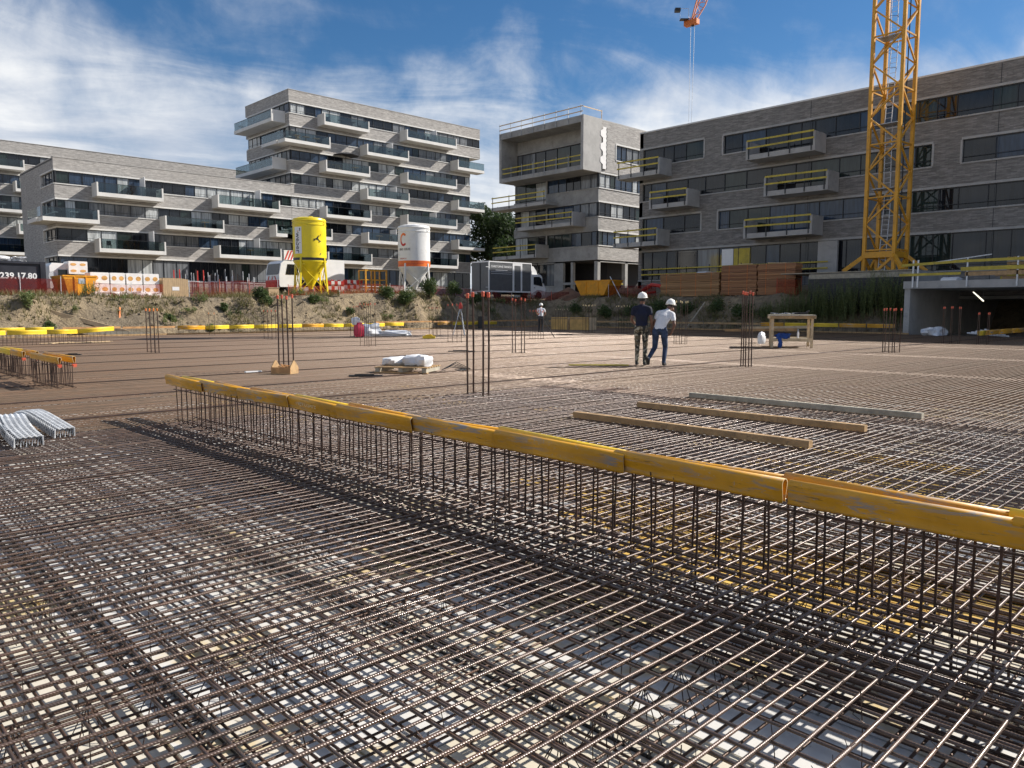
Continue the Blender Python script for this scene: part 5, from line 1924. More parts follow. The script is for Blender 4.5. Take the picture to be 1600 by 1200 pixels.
J3.update(chest=(0, .05, 1.28), collar=(.0, .11, 1.42), neck=(0, .15, 1.49), head=(.0, .21, 1.58), crown=(.0, .215, 1.64), nose=(.05, .45, 1.48), sho_l=(-.19, .09, 1.39), elb_l=(-.26, .20, 1.16), wri_l=(-.16, .38, 1.06),
          pal_l=(-.12, .45, 1.04), sho_r=(.19, .09, 1.39), elb_r=(.28, .18, 1.16), wri_r=(.20, .36, 1.02), pal_r=(.17, .43, 1.0))
person('far worker in printed white shirt and dark trousers, bending over the far bars', (33.6, 32.3, .006), radians(40), J3,
       dict(shirt='shirt_print', skin='skin_mid', hair='hair', legs='trousers_dark', boot='boot'))

# ------------------------------------------------------------------ terrace: silos, vehicles, stores


def gz(x, y):
    return ground_h(x, y)


def wrap(me, R, th0, z0, vertical=False):
    """bend flat lettering round a cylinder of radius R"""
    for v in me.vertices:
        a, b2 = v.co.x, v.co.y
        u, z = (b2, -a) if vertical else (a, b2)
        th = th0 + u / R
        v.co = (R * cos(th), R * sin(th), z0 + z)
    return me


def wrapped_text(body, size, mat, parent, R, th0, z0, vertical=False, bold=0.0):
    me = text_mesh(body, size, bold)
    # subdivide long faces so that the bend follows the drum
    wrap(me, R, th0, z0, vertical)
    me.materials.clear()
    me.materials.append(MATS[mat])
    return link('lettering', me, parent)


def wrapped_patch(parent, name, mat, R, th0, th1, z0, z1, n=10):
    b_ = MB()
    vs_, fs_ = [], []
    for i in range(n + 1):
        th = th0 + (th1 - th0) * i / n
        vs_ += [(R * cos(th), R * sin(th), z0), (R * cos(th), R * sin(th), z1)]
    for i in range(n):
        fs_.append((2 * i, 2 * i + 2, 2 * i + 3, 2 * i + 1))
    b_.add(vs_, fs_)
    return b_.build(name, mat, parent, fix=False)


def wrapped_poly(parent, name, mat, R, th0, z0, poly):
    b_ = MB()
    n = len(poly)
    b_.add([(R * cos(th0 + u / R), R * sin(th0 + u / R), z0 + z) for u, z in poly], [tuple(range(n))])
    return b_.build(name, mat, parent, fix=False)


def silo(label, x, y, R, z_cyl, z_top, paint, rz=0.3):
    z0 = gz(x, y) + 0.02
    t_ = thing('silo', label, 'silo', (x, y, z0))
    zc, zt = z_cyl - z0, z_top - z0
    body = MB().lathe([(R * .985, zc), (R, zc + .02), (R, zt - .62), (R * 1.025, zt - .60), (R * 1.025, zt - .55), (R, zt - .53), (R, zt - .34), (R * 1.03, zt - .32),
                       (R * 1.03, zt - .25), (R * 1.0, zt - .23), (R * .97, zt - .13), (R * .7, zt - .04), (R * .3, zt), (.01, zt + .01)], (0, 0, 0), 40).build('drum', paint, t_, smooth=True)
    MB().lathe([(.16, .38), (.17, .5), (R * .975, zc - .02), (R * .985, zc + .004)], (0, 0, 0), 40).build('hopper', paint, t_, smooth=True)
    MB().lathe([(.12, .12), (.16, .16), (.16, .40), (.12, .42)], (0, 0, 0), 16).build('outlet', 'steel_dark', t_, smooth=True)
    MB().lathe([(.16, zt), (.16, zt + .08), (.1, zt + .10)], (.2, .1, 0), 14).build('hatch', paint, t_, smooth=True)
    legs = []
    for k in range(4):
        a = rz + pi / 2 * k
        p, q = Vector((R * 1.18 * cos(a), R * 1.18 * sin(a), 0)), Vector((R * 1.0 * cos(a), R * 1.0 * sin(a), zc + .3))
        legs.append((p, q))
        MB().beam(p, q, .11, .11).box(p.x - .14, p.x + .14, p.y - .14, p.y + .14, 0, .03).build('leg', paint, t_)
    for k in range(4):
        (p0, q0), (p1, q1) = legs[k], legs[(k + 1) % 4]
        MB().tube(p0.lerp(q0, .06), p1.lerp(q1, .80), .03, 6).build('brace', paint, t_)
        MB().tube(p1.lerp(q1, .06), p0.lerp(q0, .80), .03, 6).build('brace', paint, t_)
        MB().beam(p0.lerp(q0, .82), p1.lerp(q1, .82), .07, .09).build('ring_beam', paint, t_)
    # lid clamps and lifting eyes
    for k in range(3):
        a = rz + .5 + 2 * pi * k / 3
        MB().path([(R * 1.02 * cos(a), R * 1.02 * sin(a), zt - .55), (R * 1.09 * cos(a), R * 1.09 * sin(a), zt - .48), (R * 1.02 * cos(a), R * 1.02 * sin(a), zt - .36)], .03, 6).build('lifting_eye', paint, t_)
    return t_, zc, zt


ys, zc, zt = silo('bright yellow mortar silo on braced legs above the bank', 28.0, 49.6, 1.15, 4.72, 7.85, 'silo_yellow', .5)
C0 = radians(-119.5)
wrapped_patch(ys, 'band', 'paint_black', 1.158, -pi, pi, zc + .10, zc + .28, 60)
wrapped_patch(ys, 'label_panel', 'paint_white', 1.156, C0 - 1.02, C0 - .48, zc + .55, zt - .75, 10)
wrapped_text('weber', .55, 'paint_black', ys, 1.163, C0 - .90, zt - 1.12, True, .006)
wrapped_poly(ys, 'logo_mark', 'paint_black', 1.163, C0 - .65, zt - 1.05, [(0, 0), (.10, .05), (.10, .22), (.02, .22), (.04, .12)])
wrapped_poly(ys, 'logo_mark', 'skip_orange', 1.163, C0 - .78, zt - 1.08, [(0, 0), (.06, -.03), (.10, .05), (.04, .09)])
# small dark running figure mark on the right of the drum
for poly in ([(-.28, -.02), (-.10, .04), (.02, .10), (.12, .24), (.20, .26), (.16, .16), (.12, .05), (.22, -.08), (.34, -.12), (.36, -.17), (.22, -.16), (.06, -.04), (-.08, -.02)],
             [(.24, .22), (.34, .36), (.38, .36), (.28, .20)], [(-.16, 0), (-.24, -.10), (-.12, -.12), (-.08, -.02)], [(.2, -.10), (.16, -.26), (.20, -.26), (.27, -.12)]):
    wrapped_poly(ys, 'logo_mark', 'paint_black', 1.163, C0 + .42, zc + 1.55, poly)
wrapped_poly(ys, 'logo_mark', 'umbrella_cloth', 1.163, C0 + .62, zc + .45, [(0, 0), (.05, .02), (.10, .12), (.06, .16), (.01, .08)])

wsl, zc, zt = silo('white mortar silo with orange band beside the yellow one', 36.4, 48.6, 1.23, 4.60, 7.88, 'silo_white', .35)
C1 = radians(-127)
wrapped_patch(wsl, 'band', 'paint_orange', 1.238, -pi, pi, zc + .06, zc + .50, 60)
for q in range(3):
    wrapped_patch(wsl, 'band_streak', 'paint_red', 1.241, C1 - 1.2 + q * .5, C1 + .2 + q * .4, zc + .14 + q * .12, zc + .18 + q * .12, 20)
arc = []
for k in range(15):
    a = radians(45 + 270 * k / 14)
    arc.append((.42 * cos(a) * .8, .50 * sin(a)))
for k in range(15):
    a = radians(315 - 270 * k / 14)
    arc.append((.27 * cos(a) * .8, .33 * sin(a)))
for k in range(14):
    wrapped_poly(wsl, 'logo_mark', 'paint_orange' if k < 8 else 'paint_red', 1.243, C1 - .70, zt - 1.20, [arc[k], arc[k + 1], arc[28 - k], arc[29 - k]])
wrapped_text('ERIC CELIS', .22, 'paint_black', wsl, 1.243, C1 - 1.08, zt - 2.0, False, .004)
wrapped_text('info@celis.be', .13, 'paint_red', wsl, 1.243, C1 - 1.05, zc + .62, False, .002)


def wheel(parent, x, y, z, r, w_, axis_='y'):
    b_ = MB()
    prof = [(r * .55, -w_ / 2), (r * .9, -w_ / 2), (r, -w_ * .35), (r, w_ * .35), (r * .9, w_ / 2), (r * .55, w_ / 2)]
    b_.lathe(prof, (0, 0, 0), 20)
    o = b_.build('wheel', 'rubber', parent, smooth=True)
    o.location = (x, y, z)
    o.rotation_euler = (pi / 2, 0, 0) if axis_ == 'y' else (0, pi / 2, 0)
    MB().lathe([(r * .12, -w_ * .40), (r * .5, -w_ * .40), (r * .57, -w_ * .46), (r * .57, w_ * .46), (r * .5, w_ * .40), (r * .12, w_ * .40)], (0, 0, 0), 16).build('rim', 'paint_white', o, smooth=True)


# box truck facing +X
TX, TY = 43.95, 48.3
tz = 2.24
bt_ = thing('box_truck', 'white and grey box truck with a white cab, parked at the pit corner', 'truck', (TX, TY, tz))
MB().box(0, 5.05, 0, 2.2, .70, 3.18).build('cargo_box', 'truck_grey', bt_, fix=False)
for (a, b2, c_, d_) in ((-.04, 5.09, 3.12, 3.22), (-.04, 5.09, .62, .74)):
    MB().box(a, b2, -.035, 2.235, c_, d_).build('box_rail', 'paint_white', bt_, fix=False)
for a in (-.04, 5.0):
    MB().box(a, a + .09, -.034, .05, .74, 3.12).build('corner_post', 'paint_white', bt_, fix=False)
MB().box(2.75, 2.95, -.03, 0, .74, 3.12).build('door_frame', 'paint_white', bt_, fix=False)
MB().box(3.72, 3.92, -.03, 0, .74, 3.12).build('door_frame', 'paint_white', bt_, fix=False)
MB().box(2.95, 3.72, -.028, 0, 2.92, 3.12).build('door_frame', 'paint_white', bt_, fix=False)
MB().box(2.93, 3.74, -.022, -.002, .80, 2.92).build('side_door', 'truck_grey', bt_, fix=False)
MB().box(2.98, 3.06, -.05, -.022, 1.1, 1.25).build('door_handle', 'steel_dark', bt_, fix=False)
MB().box(-.05, 0, 1.08, 1.12, .8, 3.05).build('rear_door_joint', 'steel_dark', bt_, fix=False)
for z in (1.0, 2.7):
    MB().box(-.35, 0, -.02, .02, z, z + .04).build('hinge_bar', 'paint_white', bt_, fix=False)
lettering('CHRISTOPHE TERNEUS', .235, 'paint_white', bt_, on_minus_y(.22, -.008, 2.70), .004)
for i, (z, L, h_) in enumerate(((2.45, 1.4, .05), (2.33, 2.4, .03), (2.17, 2.45, .03))):
    MB().box(.25 + (.5 if i == 0 else 0), .25 + (.5 if i == 0 else 0) + L, -.007, -.003, z, z + h_).build('fine_print', 'paint_white', bt_, fix=False)
cab = MB().prism([(5.15, .42), (6.95, .42), (7.0, 1.0), (6.86, 1.25), (6.50, 2.12), (6.3, 2.25), (5.15, 2.25)], .08, 2.08, 'y').build('cab', 'paint_white', bt_)
MB().prism([(5.15, 2.26), (6.1, 2.26), (5.95, 2.6), (5.6, 2.95), (5.15, 3.05)], .25, 1.9, 'y').build('wind_deflector', 'paint_white', bt_)
MB().prism([(5.45, 1.35), (6.60, 1.20), (6.40, 1.95), (6.2, 2.05), (5.45, 2.05)], .062, .078, 'y').build('side_window', 'glass_dark', cab)
MB().prism([(6.875, 1.3), (6.52, 2.12), (6.54, 2.13), (6.895, 1.3)], .2, 1.96, 'y').build('windscreen', 'glass_dark', cab)
MB().box(5.5, 5.62, .05, .08, 1.05, 1.1).build('door_handle', 'steel_dark', cab, fix=False)
MB().box(6.55, 6.65, -.18, .06, 1.5, 1.95).build('mirror', 'steel_dark', cab, fix=False)
MB().box(6.9, 7.03, .2, .5, .7, .9).build('headlight', 'glass_curtain', cab, fix=False)
MB().box(6.9, 7.03, 1.65, 1.95, .7, .9).build('headlight', 'glass_curtain', cab, fix=False)
MB().box(.2, 5.6, .5, 1.7, .45, .62).build('chassis', 'steel_dark', bt_, fix=False)
for x in (1.1, 6.1):
    for y in (.16, 1.98):
        wheel(bt_, x, y, .38, .38, .24)

# tipper truck behind the yellow silo, facing -X
t0 = (26.9, 52.0)
tp = thing('tipper_truck', 'white works truck with red striped board, half hidden by the yellow silo', 'truck', (t0[0], t0[1], gz(28, 53)))
cab = MB().prism([(0, .45), (1.7, .45), (1.7, 2.3), (.35, 2.35), (.12, 2.15), (-.05, 1.3), (-.05, .6)], 0, 2.1, 'y').build('cab', 'paint_white', tp)
MB().prism([(.45, 1.35), (1.45, 1.35), (1.45, 2.1), (.62, 2.1)], -.02, -.003, 'y').build('side_window', 'glass_dark', cab)
MB().prism([(-.06, 1.35), (.12, 2.12), (.10, 2.14), (-.08, 1.35)], .15, 1.95, 'y').build('windscreen', 'glass_dark', cab)
MB().box(-.12, -.05, .1, 2.0, .45, .95).build('bumper', 'paint_red', tp, fix=False)
for k in range(6):
    MB().prism([(.15 + .3 * k, .97), (.28 + .3 * k, .97), (.45 + .3 * k if k < 3 else .12 + .3 * k, 1.25), (.32 + .3 * k if k < 3 else -.01 + .3 * k, 1.25)], -.075, -.06, 'x').build('chevron', 'paint_red' if k % 2 else 'paint_white', tp)
bd = MB().box(.5, 2.2, .25, .30, 2.42, 3.12).build('warning_board', 'paint_white', tp, fix=False)
for k in range(7):
    x = .52 + .235 * k
    s_ = 1 if k < 3 else -1
    if k == 3: continue
    MB().prism([(x, 2.44), (x + .11, 2.44), (x + .11 + .33 * s_ * .9, 3.10), (x + .33 * s_ * .9, 3.10)] if .5 < x + .33 * s_ * .9 < 2.1 else [(x, 2.44), (x + .11, 2.44), (x + .11, 3.1), (x, 3.1)], .235, .248, 'y').build('stripe', 'paint_red', bd)
MB().box(2.1, 5.4, 0.05, 2.15, 1.0, 2.55).build('body', 'paint_white', tp, fix=False)
MB().box(.4, 5.4, .4, 1.7, .5, .95).build('chassis', 'steel_dark', tp, fix=False)
for x in (.9, 4.4):
    for y in (.15, 1.95):
        wheel(tp, x, y, .45, .45, .26)
o = MB().prism([(-.1, 2.5), (.2, 2.5), (1.3, 4.2), (1.15, 4.3)], 0, .15, 'y').build('loader_arm', 'paint_white', tp)
o.location = (2.2, .2, -1.2)

# black container with the phone number
kz = gz(10, 52)
kc = thing('skip_container', 'black roll-off container with white phone number at the left edge', 'container', (5.2, 52.0, kz))
MB().box(0, 6.75, .04, 2.4, .12, 1.85).build('body', 'container_black', kc, fix=False)
for i in range(6):
    x = .02 + 1.3 * i
    if not (3 < x < 6.2):
        MB().box(x, x + .14, -.04, .04, .12, 1.85).build('rib', 'container_black', kc, fix=False)
MB().box(6.55, 6.82, -.06, 2.45, .12, 1.92).build('end_post', 'container_black', kc, fix=False)
MB().box(-.02, 6.80, -.05, .05, 1.78, 1.90).build('top_rail', 'container_black', kc, fix=False)
MB().box(0, 6.7, .2, .4, 0, .12).box(0, 6.7, 2.0, 2.2, 0, .12).build('runner', 'steel_dark', kc, fix=False)
lettering('239.17.80', .47, 'paint_white', kc, on_minus_y(4.52, .030, .92), .014)
for i, (x, z, w_, lab) in enumerate(((3.2, 1.95, 1.3, 'white debris sheet on the black container, left'), (4.6, 1.95, .9, 'white debris board on the black container, middle'), (5.6, 1.95, .7, 'white debris block on the black container, right'))):
    o = lump(MB(), (0, 0, .1), (w_ / 2, .5, .14), i * 5.1, 16, 8, .35).build('debris', 'tarp_white')
    o.location = (5.2 + x, 52.8, kz + z)
    tag(o, lab, 'debris')
o = MB().path([(0, 0, 0), (.15, 0, 1.2), (.1, -.02, 2.3)], .025, 6).build('steel_cable', 'galvanised'); o.location = (9.2, 51.7, kz - .1)
tag(o, 'thin pale cable hanging down the black container', 'cable')

# white cab beyond the skip
vz = gz(13.5, 54)
vc = thing('utility_vehicle', 'white rounded vehicle cab with dark green window behind the orange skip', 'vehicle', (12.55, 53.4, vz))
MB().prism([(0, .35), (1.9, .35), (1.95, 1.6), (1.75, 1.86), (.15, 1.9), (0, 1.7)], 0, 1.6, 'y').build('body', 'paint_white', vc)
MB().box(.45, 1.35, -.02, -.003, .95, 1.5).build('window', 'glass_green', vc, fix=False)
MB().prism([(.05 + .22 * cos(a_ * pi / 6) + .1, 1.1 + .3 * sin(a_ * pi / 6)) for a_ in range(12)], -.02, -.004, 'y').build('round_panel', 'galvanised', vc)
MB().prism([(1.5 + .2 * cos(a_ * pi / 6), 1.1 + .28 * sin(a_ * pi / 6)) for a_ in range(12)], -.02, -.004, 'y').build('round_panel', 'paint_white', vc)
for x in (.4, 1.5):
    wheel(vc, x, .1, .3, .3, .2)


def skip(label, loc, L, W, Hh, slope, rz=0.0, name='skip'):
    """open skip: long along local X, sloped ends"""
    t_ = thing(name, label, 'skip', loc, rz)
    b_ = MB()
    o_ = [(-L / 2 + slope, 0), (L / 2 - slope, 0), (L / 2, Hh), (-L / 2, Hh)]
    i_ = [(-L / 2 + slope + .06, .06), (L / 2 - slope - .06, .06), (L / 2 - .06, Hh), (-L / 2 + .06, Hh)]
    for s_ in (-1, 1):
        b_.prism(o_, s_ * W / 2 - .03, s_ * W / 2 + .03, 'y')
    b_.prism([o_[0], o_[1], (i_[1][0], .06), (i_[0][0], .06)], -W / 2 + .03, W / 2 - .03, 'y')
    b_.prism([o_[0], i_[0], i_[3], o_[3]], -W / 2 + .031, W / 2 - .031, 'y')
    b_.prism([o_[1], o_[2], i_[2], i_[1]], -W / 2 + .031, W / 2 - .031, 'y')
    b_.build('shell', 'skip_orange', t_)
    for s_ in (-1, 1):
        MB().box(-L / 2 - .04, L / 2 + .04, s_ * W / 2 - .06, s_ * W / 2 + .06, Hh, Hh + .08).build('rim', 'skip_orange', t_, fix=False)
        MB().box(s_ * L / 2 - .05, s_ * L / 2 + .05, -W / 2 + .06, W / 2 - .06, Hh + .001, Hh + .078).build('rim', 'skip_orange', t_, fix=False)
        for x in (-L * .17, L * .17):
            MB().beam((x, s_ * (W / 2 + .04), .06), (x, s_ * (W / 2 + .04), Hh), .07, .05).build('rib', 'skip_orange', t_)
    return t_


sk = skip('orange skip beside the white wrapped pallets at the left', (13.3, 51.3, gz(13.3, 51)), 1.75, 2.6, 1.12, .26)
MB().box(-.10, .32, -1.345, -1.335, .72, 1.02).build('plate', 'plastic_grey', sk, fix=False)
sk2 = skip('orange skip with sloped ends at the pit corner before the unfinished block', (51.3, 42.5, gz(51.3, 42.5)), 3.9, 1.6, 1.2, .7, pi / 2)

# soil heap
b_ = MB()
n_ = 20
vs_, fs_ = [(0, 0, 1.15)], []
for ring in range(1, 7):
    for k in range(n_):
        a = 2 * pi * k / n_
        r = ring / 6 * 2.3
        z = 1.15 * (1 - ring / 6) ** .9 + .14 * mnoise.noise(Vector((r * cos(a) * 1.3, r * sin(a) * 1.3, 2)))
        vs_.append((r * cos(a), r * sin(a), z if ring < 6 else -.25))
for k in range(n_):
    fs_.append((0, 1 + k, 1 + (k + 1) % n_))
for ring in range(5):
    for k in range(n_):
        a, b2 = 1 + ring * n_ + k, 1 + ring * n_ + (k + 1) % n_
        fs_.append((a, a + n_, b2 + n_, b2))
b_.add(vs_, fs_)
o = b_.build('soil_heap', 'soil_dark', smooth=True); o.location = (51.6, 46.2, gz(51.6, 46.2))
tag(o, 'reddish soil heap between box truck and right orange skip', 'soil heap')

# insulation packs
iz = gz(16, 50.5)


def pack(label, x, y, z, w_, h_, nx_, nz_, net=False):
    t_ = thing('insulation_pack', label, 'insulation pack', (x, y, z), group='white wrapped insulation packs')
    MB().prism([(.02, 0), (w_ - .02, 0), (w_, .03), (w_, h_ - .03), (w_ - .03, h_), (.03, h_), (0, h_ - .03), (0, .03)], 0, 1.1, 'y').build('wrapped_block', 'insulation_white', t_)
    for i in range(nx_):
        for k in range(nz_):
            cx_, cz_ = w_ * (i + .5) / nx_, h_ * (k + .5) / nz_
            rx_, rz_ = w_ / nx_ * .33, h_ / nz_ * .21
            MB().prism([(cx_ + rx_ * cos(2 * pi * q / 14), cz_ + rz_ * sin(2 * pi * q / 14)) for q in range(14)], -.006, -.002, 'y').build('printed_oval', 'insulation_print', t_)
    return t_


pack('white pack with four orange ovals on top, behind the left orange skip', 13.5, 53.0, gz(14, 53) + 1.25, 1.05, .78, 2, 2)
xs_ = [13.95, 15.05, 15.95, 16.95, 17.95]
for i, x in enumerate(xs_[:4]):
    w_ = xs_[i + 1] - x - .05
    nm = ('first', 'second', 'third', 'fourth')[i]
    lo = pack('lower white insulation pack, %s from the left, beside the skip' % nm, x, 50.4, iz + .16, w_, .62, 2, 1)
    pack('upper white insulation pack, %s from the left, beside the skip' % nm, x + .02, 50.42, iz + .80, w_ - .03, .66, 2, 1)
    p_ = thing('pallet', 'pallet under the white insulation packs, %s from the left' % nm, 'pallet', (x, 50.4, iz))
    MB().box(0, w_, 0, 1.1, .11, .14).build('deck_board', 'timber', p_, fix=False)
    for q in (0, w_ / 2 - .05, w_ - .1):
        MB().box(q, q + .1, 0, 1.1, 0, .11).build('bearer', 'timber_grey', p_, fix=False)
    o = lump(MB(), (0, 0, .1), (w_ * .45, .25, .16), i * 2.7, 16, 8, .4).build('loose_wrap', 'tarp_white', smooth=True)
    o.location = (x + w_ / 2, 50.15, iz + .02)
    tag(o, 'crumpled white wrapping at the foot of the packs, %s from the left' % nm, 'wrapping', 'loose wrapping at the packs')
cr = thing('panel_crate', 'brown ribbed crate of boards right of the white packs', 'crate', (18.05, 50.2, iz))
for i in range(13):
    MB().box(.12 * i, .12 * i + .112, 0, 1.0 - .02 * (i % 2), .05, 1.22 - .02 * max(0, i - 9)).build('board', 'cardboard', cr, fix=False)
MB().box(.55, .98, -.01, -.003, .45, .68).build('paper_label', 'paint_white', cr, fix=False)
MB().box(0, 1.56, .1, .9, 0, .05).build('base', 'timber', cr, fix=False)

# stillages full of upright scaffold props
for i, (x, y, n_) in enumerate(((20.0, 52.6, 11), (21.9, 52.3, 12), (23.7, 52.8, 10))):
    z = gz(x, y)
    t_ = thing('prop_rack', 'steel rack full of upright scaffold props, %s of three' % ('left', 'middle', 'right')[i], 'rack', (x, y, z), group='racks of scaffold props')
    for (a, b2) in ((0, 0), (1.6, 0), (0, 1.0), (1.6, 1.0)):
        MB().box(a - .03, a + .03, b2 - .03, b2 + .03, 0, 1.35 if i else 1.7).build('post', 'paint_red' if i == 0 else 'galvanised', t_, fix=False)
    for zz in (.12, .9):
        MB().box(0, 1.6, -.025, .025, zz, zz + .06).build('rail', 'galvanised', t_, fix=False)
        MB().box(0, 1.6, .975, 1.025, zz, zz + .06).build('rail', 'galvanised', t_, fix=False)
    for k in range(n_):
        xx = .1 + 1.4 * k / n_
        yy = rnd.uniform(.1, .9)
        MB().path([(xx, yy, .1), (xx + rnd.uniform(-.05, .05), yy, rnd.uniform(1.3, 1.9))], .028, 6).build('prop', rnd.choice(['galvanised', 'steel_grey', 'steel_dark', 'steel_dark', 'rebar_dark']), t_)
o = MB().box(0, .75, 0, .6, 0, .55).box(-.03, .78, -.03, .63, .55, .60).build('cardboard_box', 'cardboard'); o.location = (24.6, 49.2, gz(24.6, 49.2))
tag(o, 'small pale box on the bank crest left of the works truck', 'box')

# yellow frame rack
fz = gz(33.2, 49.3)
yr = thing('frame_rack', 'orange-yellow steel frame rack between the two silos', 'rack', (32.35, 49.2, fz))
for (a, b2) in ((0, 0), (1.85, 0), (0, .9), (1.85, .9), (.8, 0), (1.1, .9)):
    MB().box(a - .045, a + .045, b2 - .045, b2 + .045, 0, 1.72 + .03 * rnd.random()).build('post', 'crane_yellow', yr, fix=False)
for zz in (.35, .95, 1.66):
    for b2 in (0, .9):
        MB().box(-.05, 1.9, b2 - .03, b2 + .03, zz, zz + .06).build('rail', 'crane_yellow', yr, fix=False)
    for a in (0, 1.85):
        MB().box(a - .028, a + .028, 0, .9, zz + .002, zz + .058).build('rail', 'crane_yellow', yr, fix=False)
# red and white barriers
for i in range(6):
    x, y = 29.7 + .45 * i, 50.1 + .35 * (i % 3)
    z = gz(x, y)
    t_ = thing('road_barrier', 'red and white barrier board between the silos, %s from the left' % ('first', 'second', 'third', 'fourth', 'fifth', 'sixth')[i], 'barrier', (x, y, z), rnd.uniform(-.3, .3), 'red and white barriers')
    for k in range(2):
        for q in range(5):
            MB().box(.24 * q, .24 * q + .238, -.02, .02, .28 + .38 * k + .05 * (i % 2), .53 + .38 * k + .05 * (i % 2)).build('panel', 'paint_red' if (q + k) % 2 else 'paint_white', t_, fix=False)
    for a in (.05, 1.15):
        MB().box(a - .02, a + .02, -.2, .2, 0, .04).box(a - .02, a + .02, .021, .05, .04, 1.0).build('foot', 'paint_red', t_, fix=False)
bz_ = gz(39.5, 49.4)
for i, (a, b2) in enumerate(((37.9, 39.9), (39.95, 42.0))):
    tag(MB().prism([(a, bz_ - .1), (b2, bz_ - .1), (b2, bz_ + .62), (b2 - .05, bz_ + .66), (a + .05, bz_ + .66), (a, bz_ + .62)], 49.2, 49.75, 'y').build('concrete_block', 'concrete'),
        'long low concrete block behind the red net, %s one' % ('left', 'right')[i], 'block')

# lumber stacks on the right terrace
for i, (y0, y1, h_, n_, lab) in enumerate(((30.1, 35.3, 1.75, 13, 'lower stack of orange planks on the right terrace, left'), (24.3, 30.0, 2.15, 16, 'taller stack of reddish planks on the right terrace, right'))):
    z = gz(50.5, (y0 + y1) / 2) - .05
    t_ = thing('lumber_stack', lab, 'lumber', (50.0, y0, z))
    L = y1 - y0
    mats_ = ('timber_orange', 'timber', 'timber_orange', 'timber_pale') if i == 0 else ('timber_orange', 'timber_orange', 'timber')
    hh = h_ / n_
    for k in range(n_):
        segs = 1 if i == 0 else 2
        gap = .028 if k % 4 == 0 else .008
        for q in range(segs):
            a, b2 = L * q / segs + rnd.uniform(0, .08), L * (q + 1) / segs - rnd.uniform(.01, .10)
            MB().box(rnd.uniform(0, .07), 1.0, a, b2, k * hh + gap, (k + 1) * hh).build('plank_layer', 'lumber' if i == 0 else 'lumber_red', t_, fix=False)
        if k % 4 == 0:
            for q in range(4):
                a = L * (q + .4) / 4
                MB().box(.02, .98, a, a + .06, k * hh, k * hh + gap - .002).build('sticker', 'timber_pale', t_, fix=False)
    for q in range(4):
        a = L * (q + .5) / 4
        MB().box(-.01, -.004, a, a + .03, .05, h_).build('strap', 'cap_orange', t_, fix=False)
    if i == 0:
        o = MB().prism([(0, 0), (1.6, .02), (1.5, .10), (.2, .08)], 0, .8, 'y').build('cover_sheet', 'tarp_white', t_)
        o.location = (.1, 1.2, h_ + .01)
for i, (p, q) in enumerate((((50.3, 26.5, 4.62), (50.8, 24.8, 4.56)), ((50.4, 28.8, 4.62), (50.3, 27.6, 4.60)))):
    tag(MB().beam(p, q, .08, .05).build('loose_lath', 'timber_pale'), 'loose pale lath on the taller lumber stack, %s one' % ('right', 'left')[i], 'lath')

# red nets round the terrace edge


def net(name, label, pts, h_, mat, sag=.06):
    t_ = thing(name, label, 'safety net', (0, 0, 0))
    vs_, fs_ = [], []
    k = 0
    dens = []
    for (p, q) in zip(pts[:-1], pts[1:]):
        d = sqrt((q[0] - p[0]) ** 2 + (q[1] - p[1]) ** 2)
        n = max(2, int(d / .18))
        for i in range(n):
            s_ = i / n
            dens.append((p[0] + (q[0] - p[0]) * s_, p[1] + (q[1] - p[1]) * s_))
    dens.append(pts[-1][:2])
    for i, (x, y) in enumerate(dens):
        z = gz(x, y)
        w_ = .05 * sin(i * 2.1) + .03 * sin(i * .7)
        vs_ += [(x + w_ * .5, y + w_, z - .03), (x - w_ * .4, y - w_ * .6, z + h_ * .5), (x + w_ * .3, y + w_ * .4, z + h_ - sag * abs(sin(i * .16)))]
    for i in range(len(dens) - 1):
        for k in range(2):
            fs_.append((i * 3 + k, i * 3 + 3 + k, i * 3 + 4 + k, i * 3 + 1 + k))
    b_ = MB()
    b_.add(vs_, fs_)
    b_.build('mesh_sheet', mat, t_, fix=False, smooth=True)
    for i in range(0, len(dens), 11):
        x, y = dens[i]
        z = gz(x, y)
        MB().tube((x, y - .05, z - .1), (x + rnd.uniform(-.05, .05), y - .05, z + h_ + .08), .02, 6).build('stake', rnd.choice(['cap_red', 'galvanised']), t_)
    return t_


net('safety_net', 'dark red safety net in front of the black container', [(6, 48.6), (9.5, 48.9), (13.0, 49.4)], 1.02, 'net_red')
net('safety_net', 'orange red net over the foot of the white packs', [(13.9, 49.6), (17.8, 49.5)], .85, 'net_orange')
net('safety_net', 'dark red net in front of the prop racks', [(19.3, 49.3), (22, 49.4), (25.4, 49.5)], 1.0, 'net_red')
net('safety_net', 'red net in front of works truck and silos', [(25.6, 48.4), (30, 48.5), (35, 48.0)], .72, 'net_orange')
net('safety_net', 'dark red net below the box truck', [(37.3, 47.9), (42.5, 47.3), (48.0, 46.6), (50.6, 45.2)], .82, 'net_red')
net('safety_net', 'red net before the unfinished block and right skip', [(50.0, 40.4), (49.9, 37.6), (49.7, 35.4)], 1.0, 'net_red')
net('safety_net', 'orange net hung round the corner of the lumber stack', [(49.85, 25.6), (49.8, 24.15), (50.6, 24.1)], 1.15, 'net_orange')
b_ = MB()
b_.path([(0, 0, 0), (.1, -.35, .6), (.2, -1.0, .95), (.3, -1.7, .85), (.3, -2.3, .3)], .16, 8).path([(0, 0, 0), (.5, -.3, .3), (.4, -1.2, .4)], .1, 8)
o = b_.build('folded_net', 'paint_red', smooth=True); o.location = (50.2, 37.3, gz(50.2, 37))
tag(o, 'folded bright red net left of the lower lumber stack', 'net')
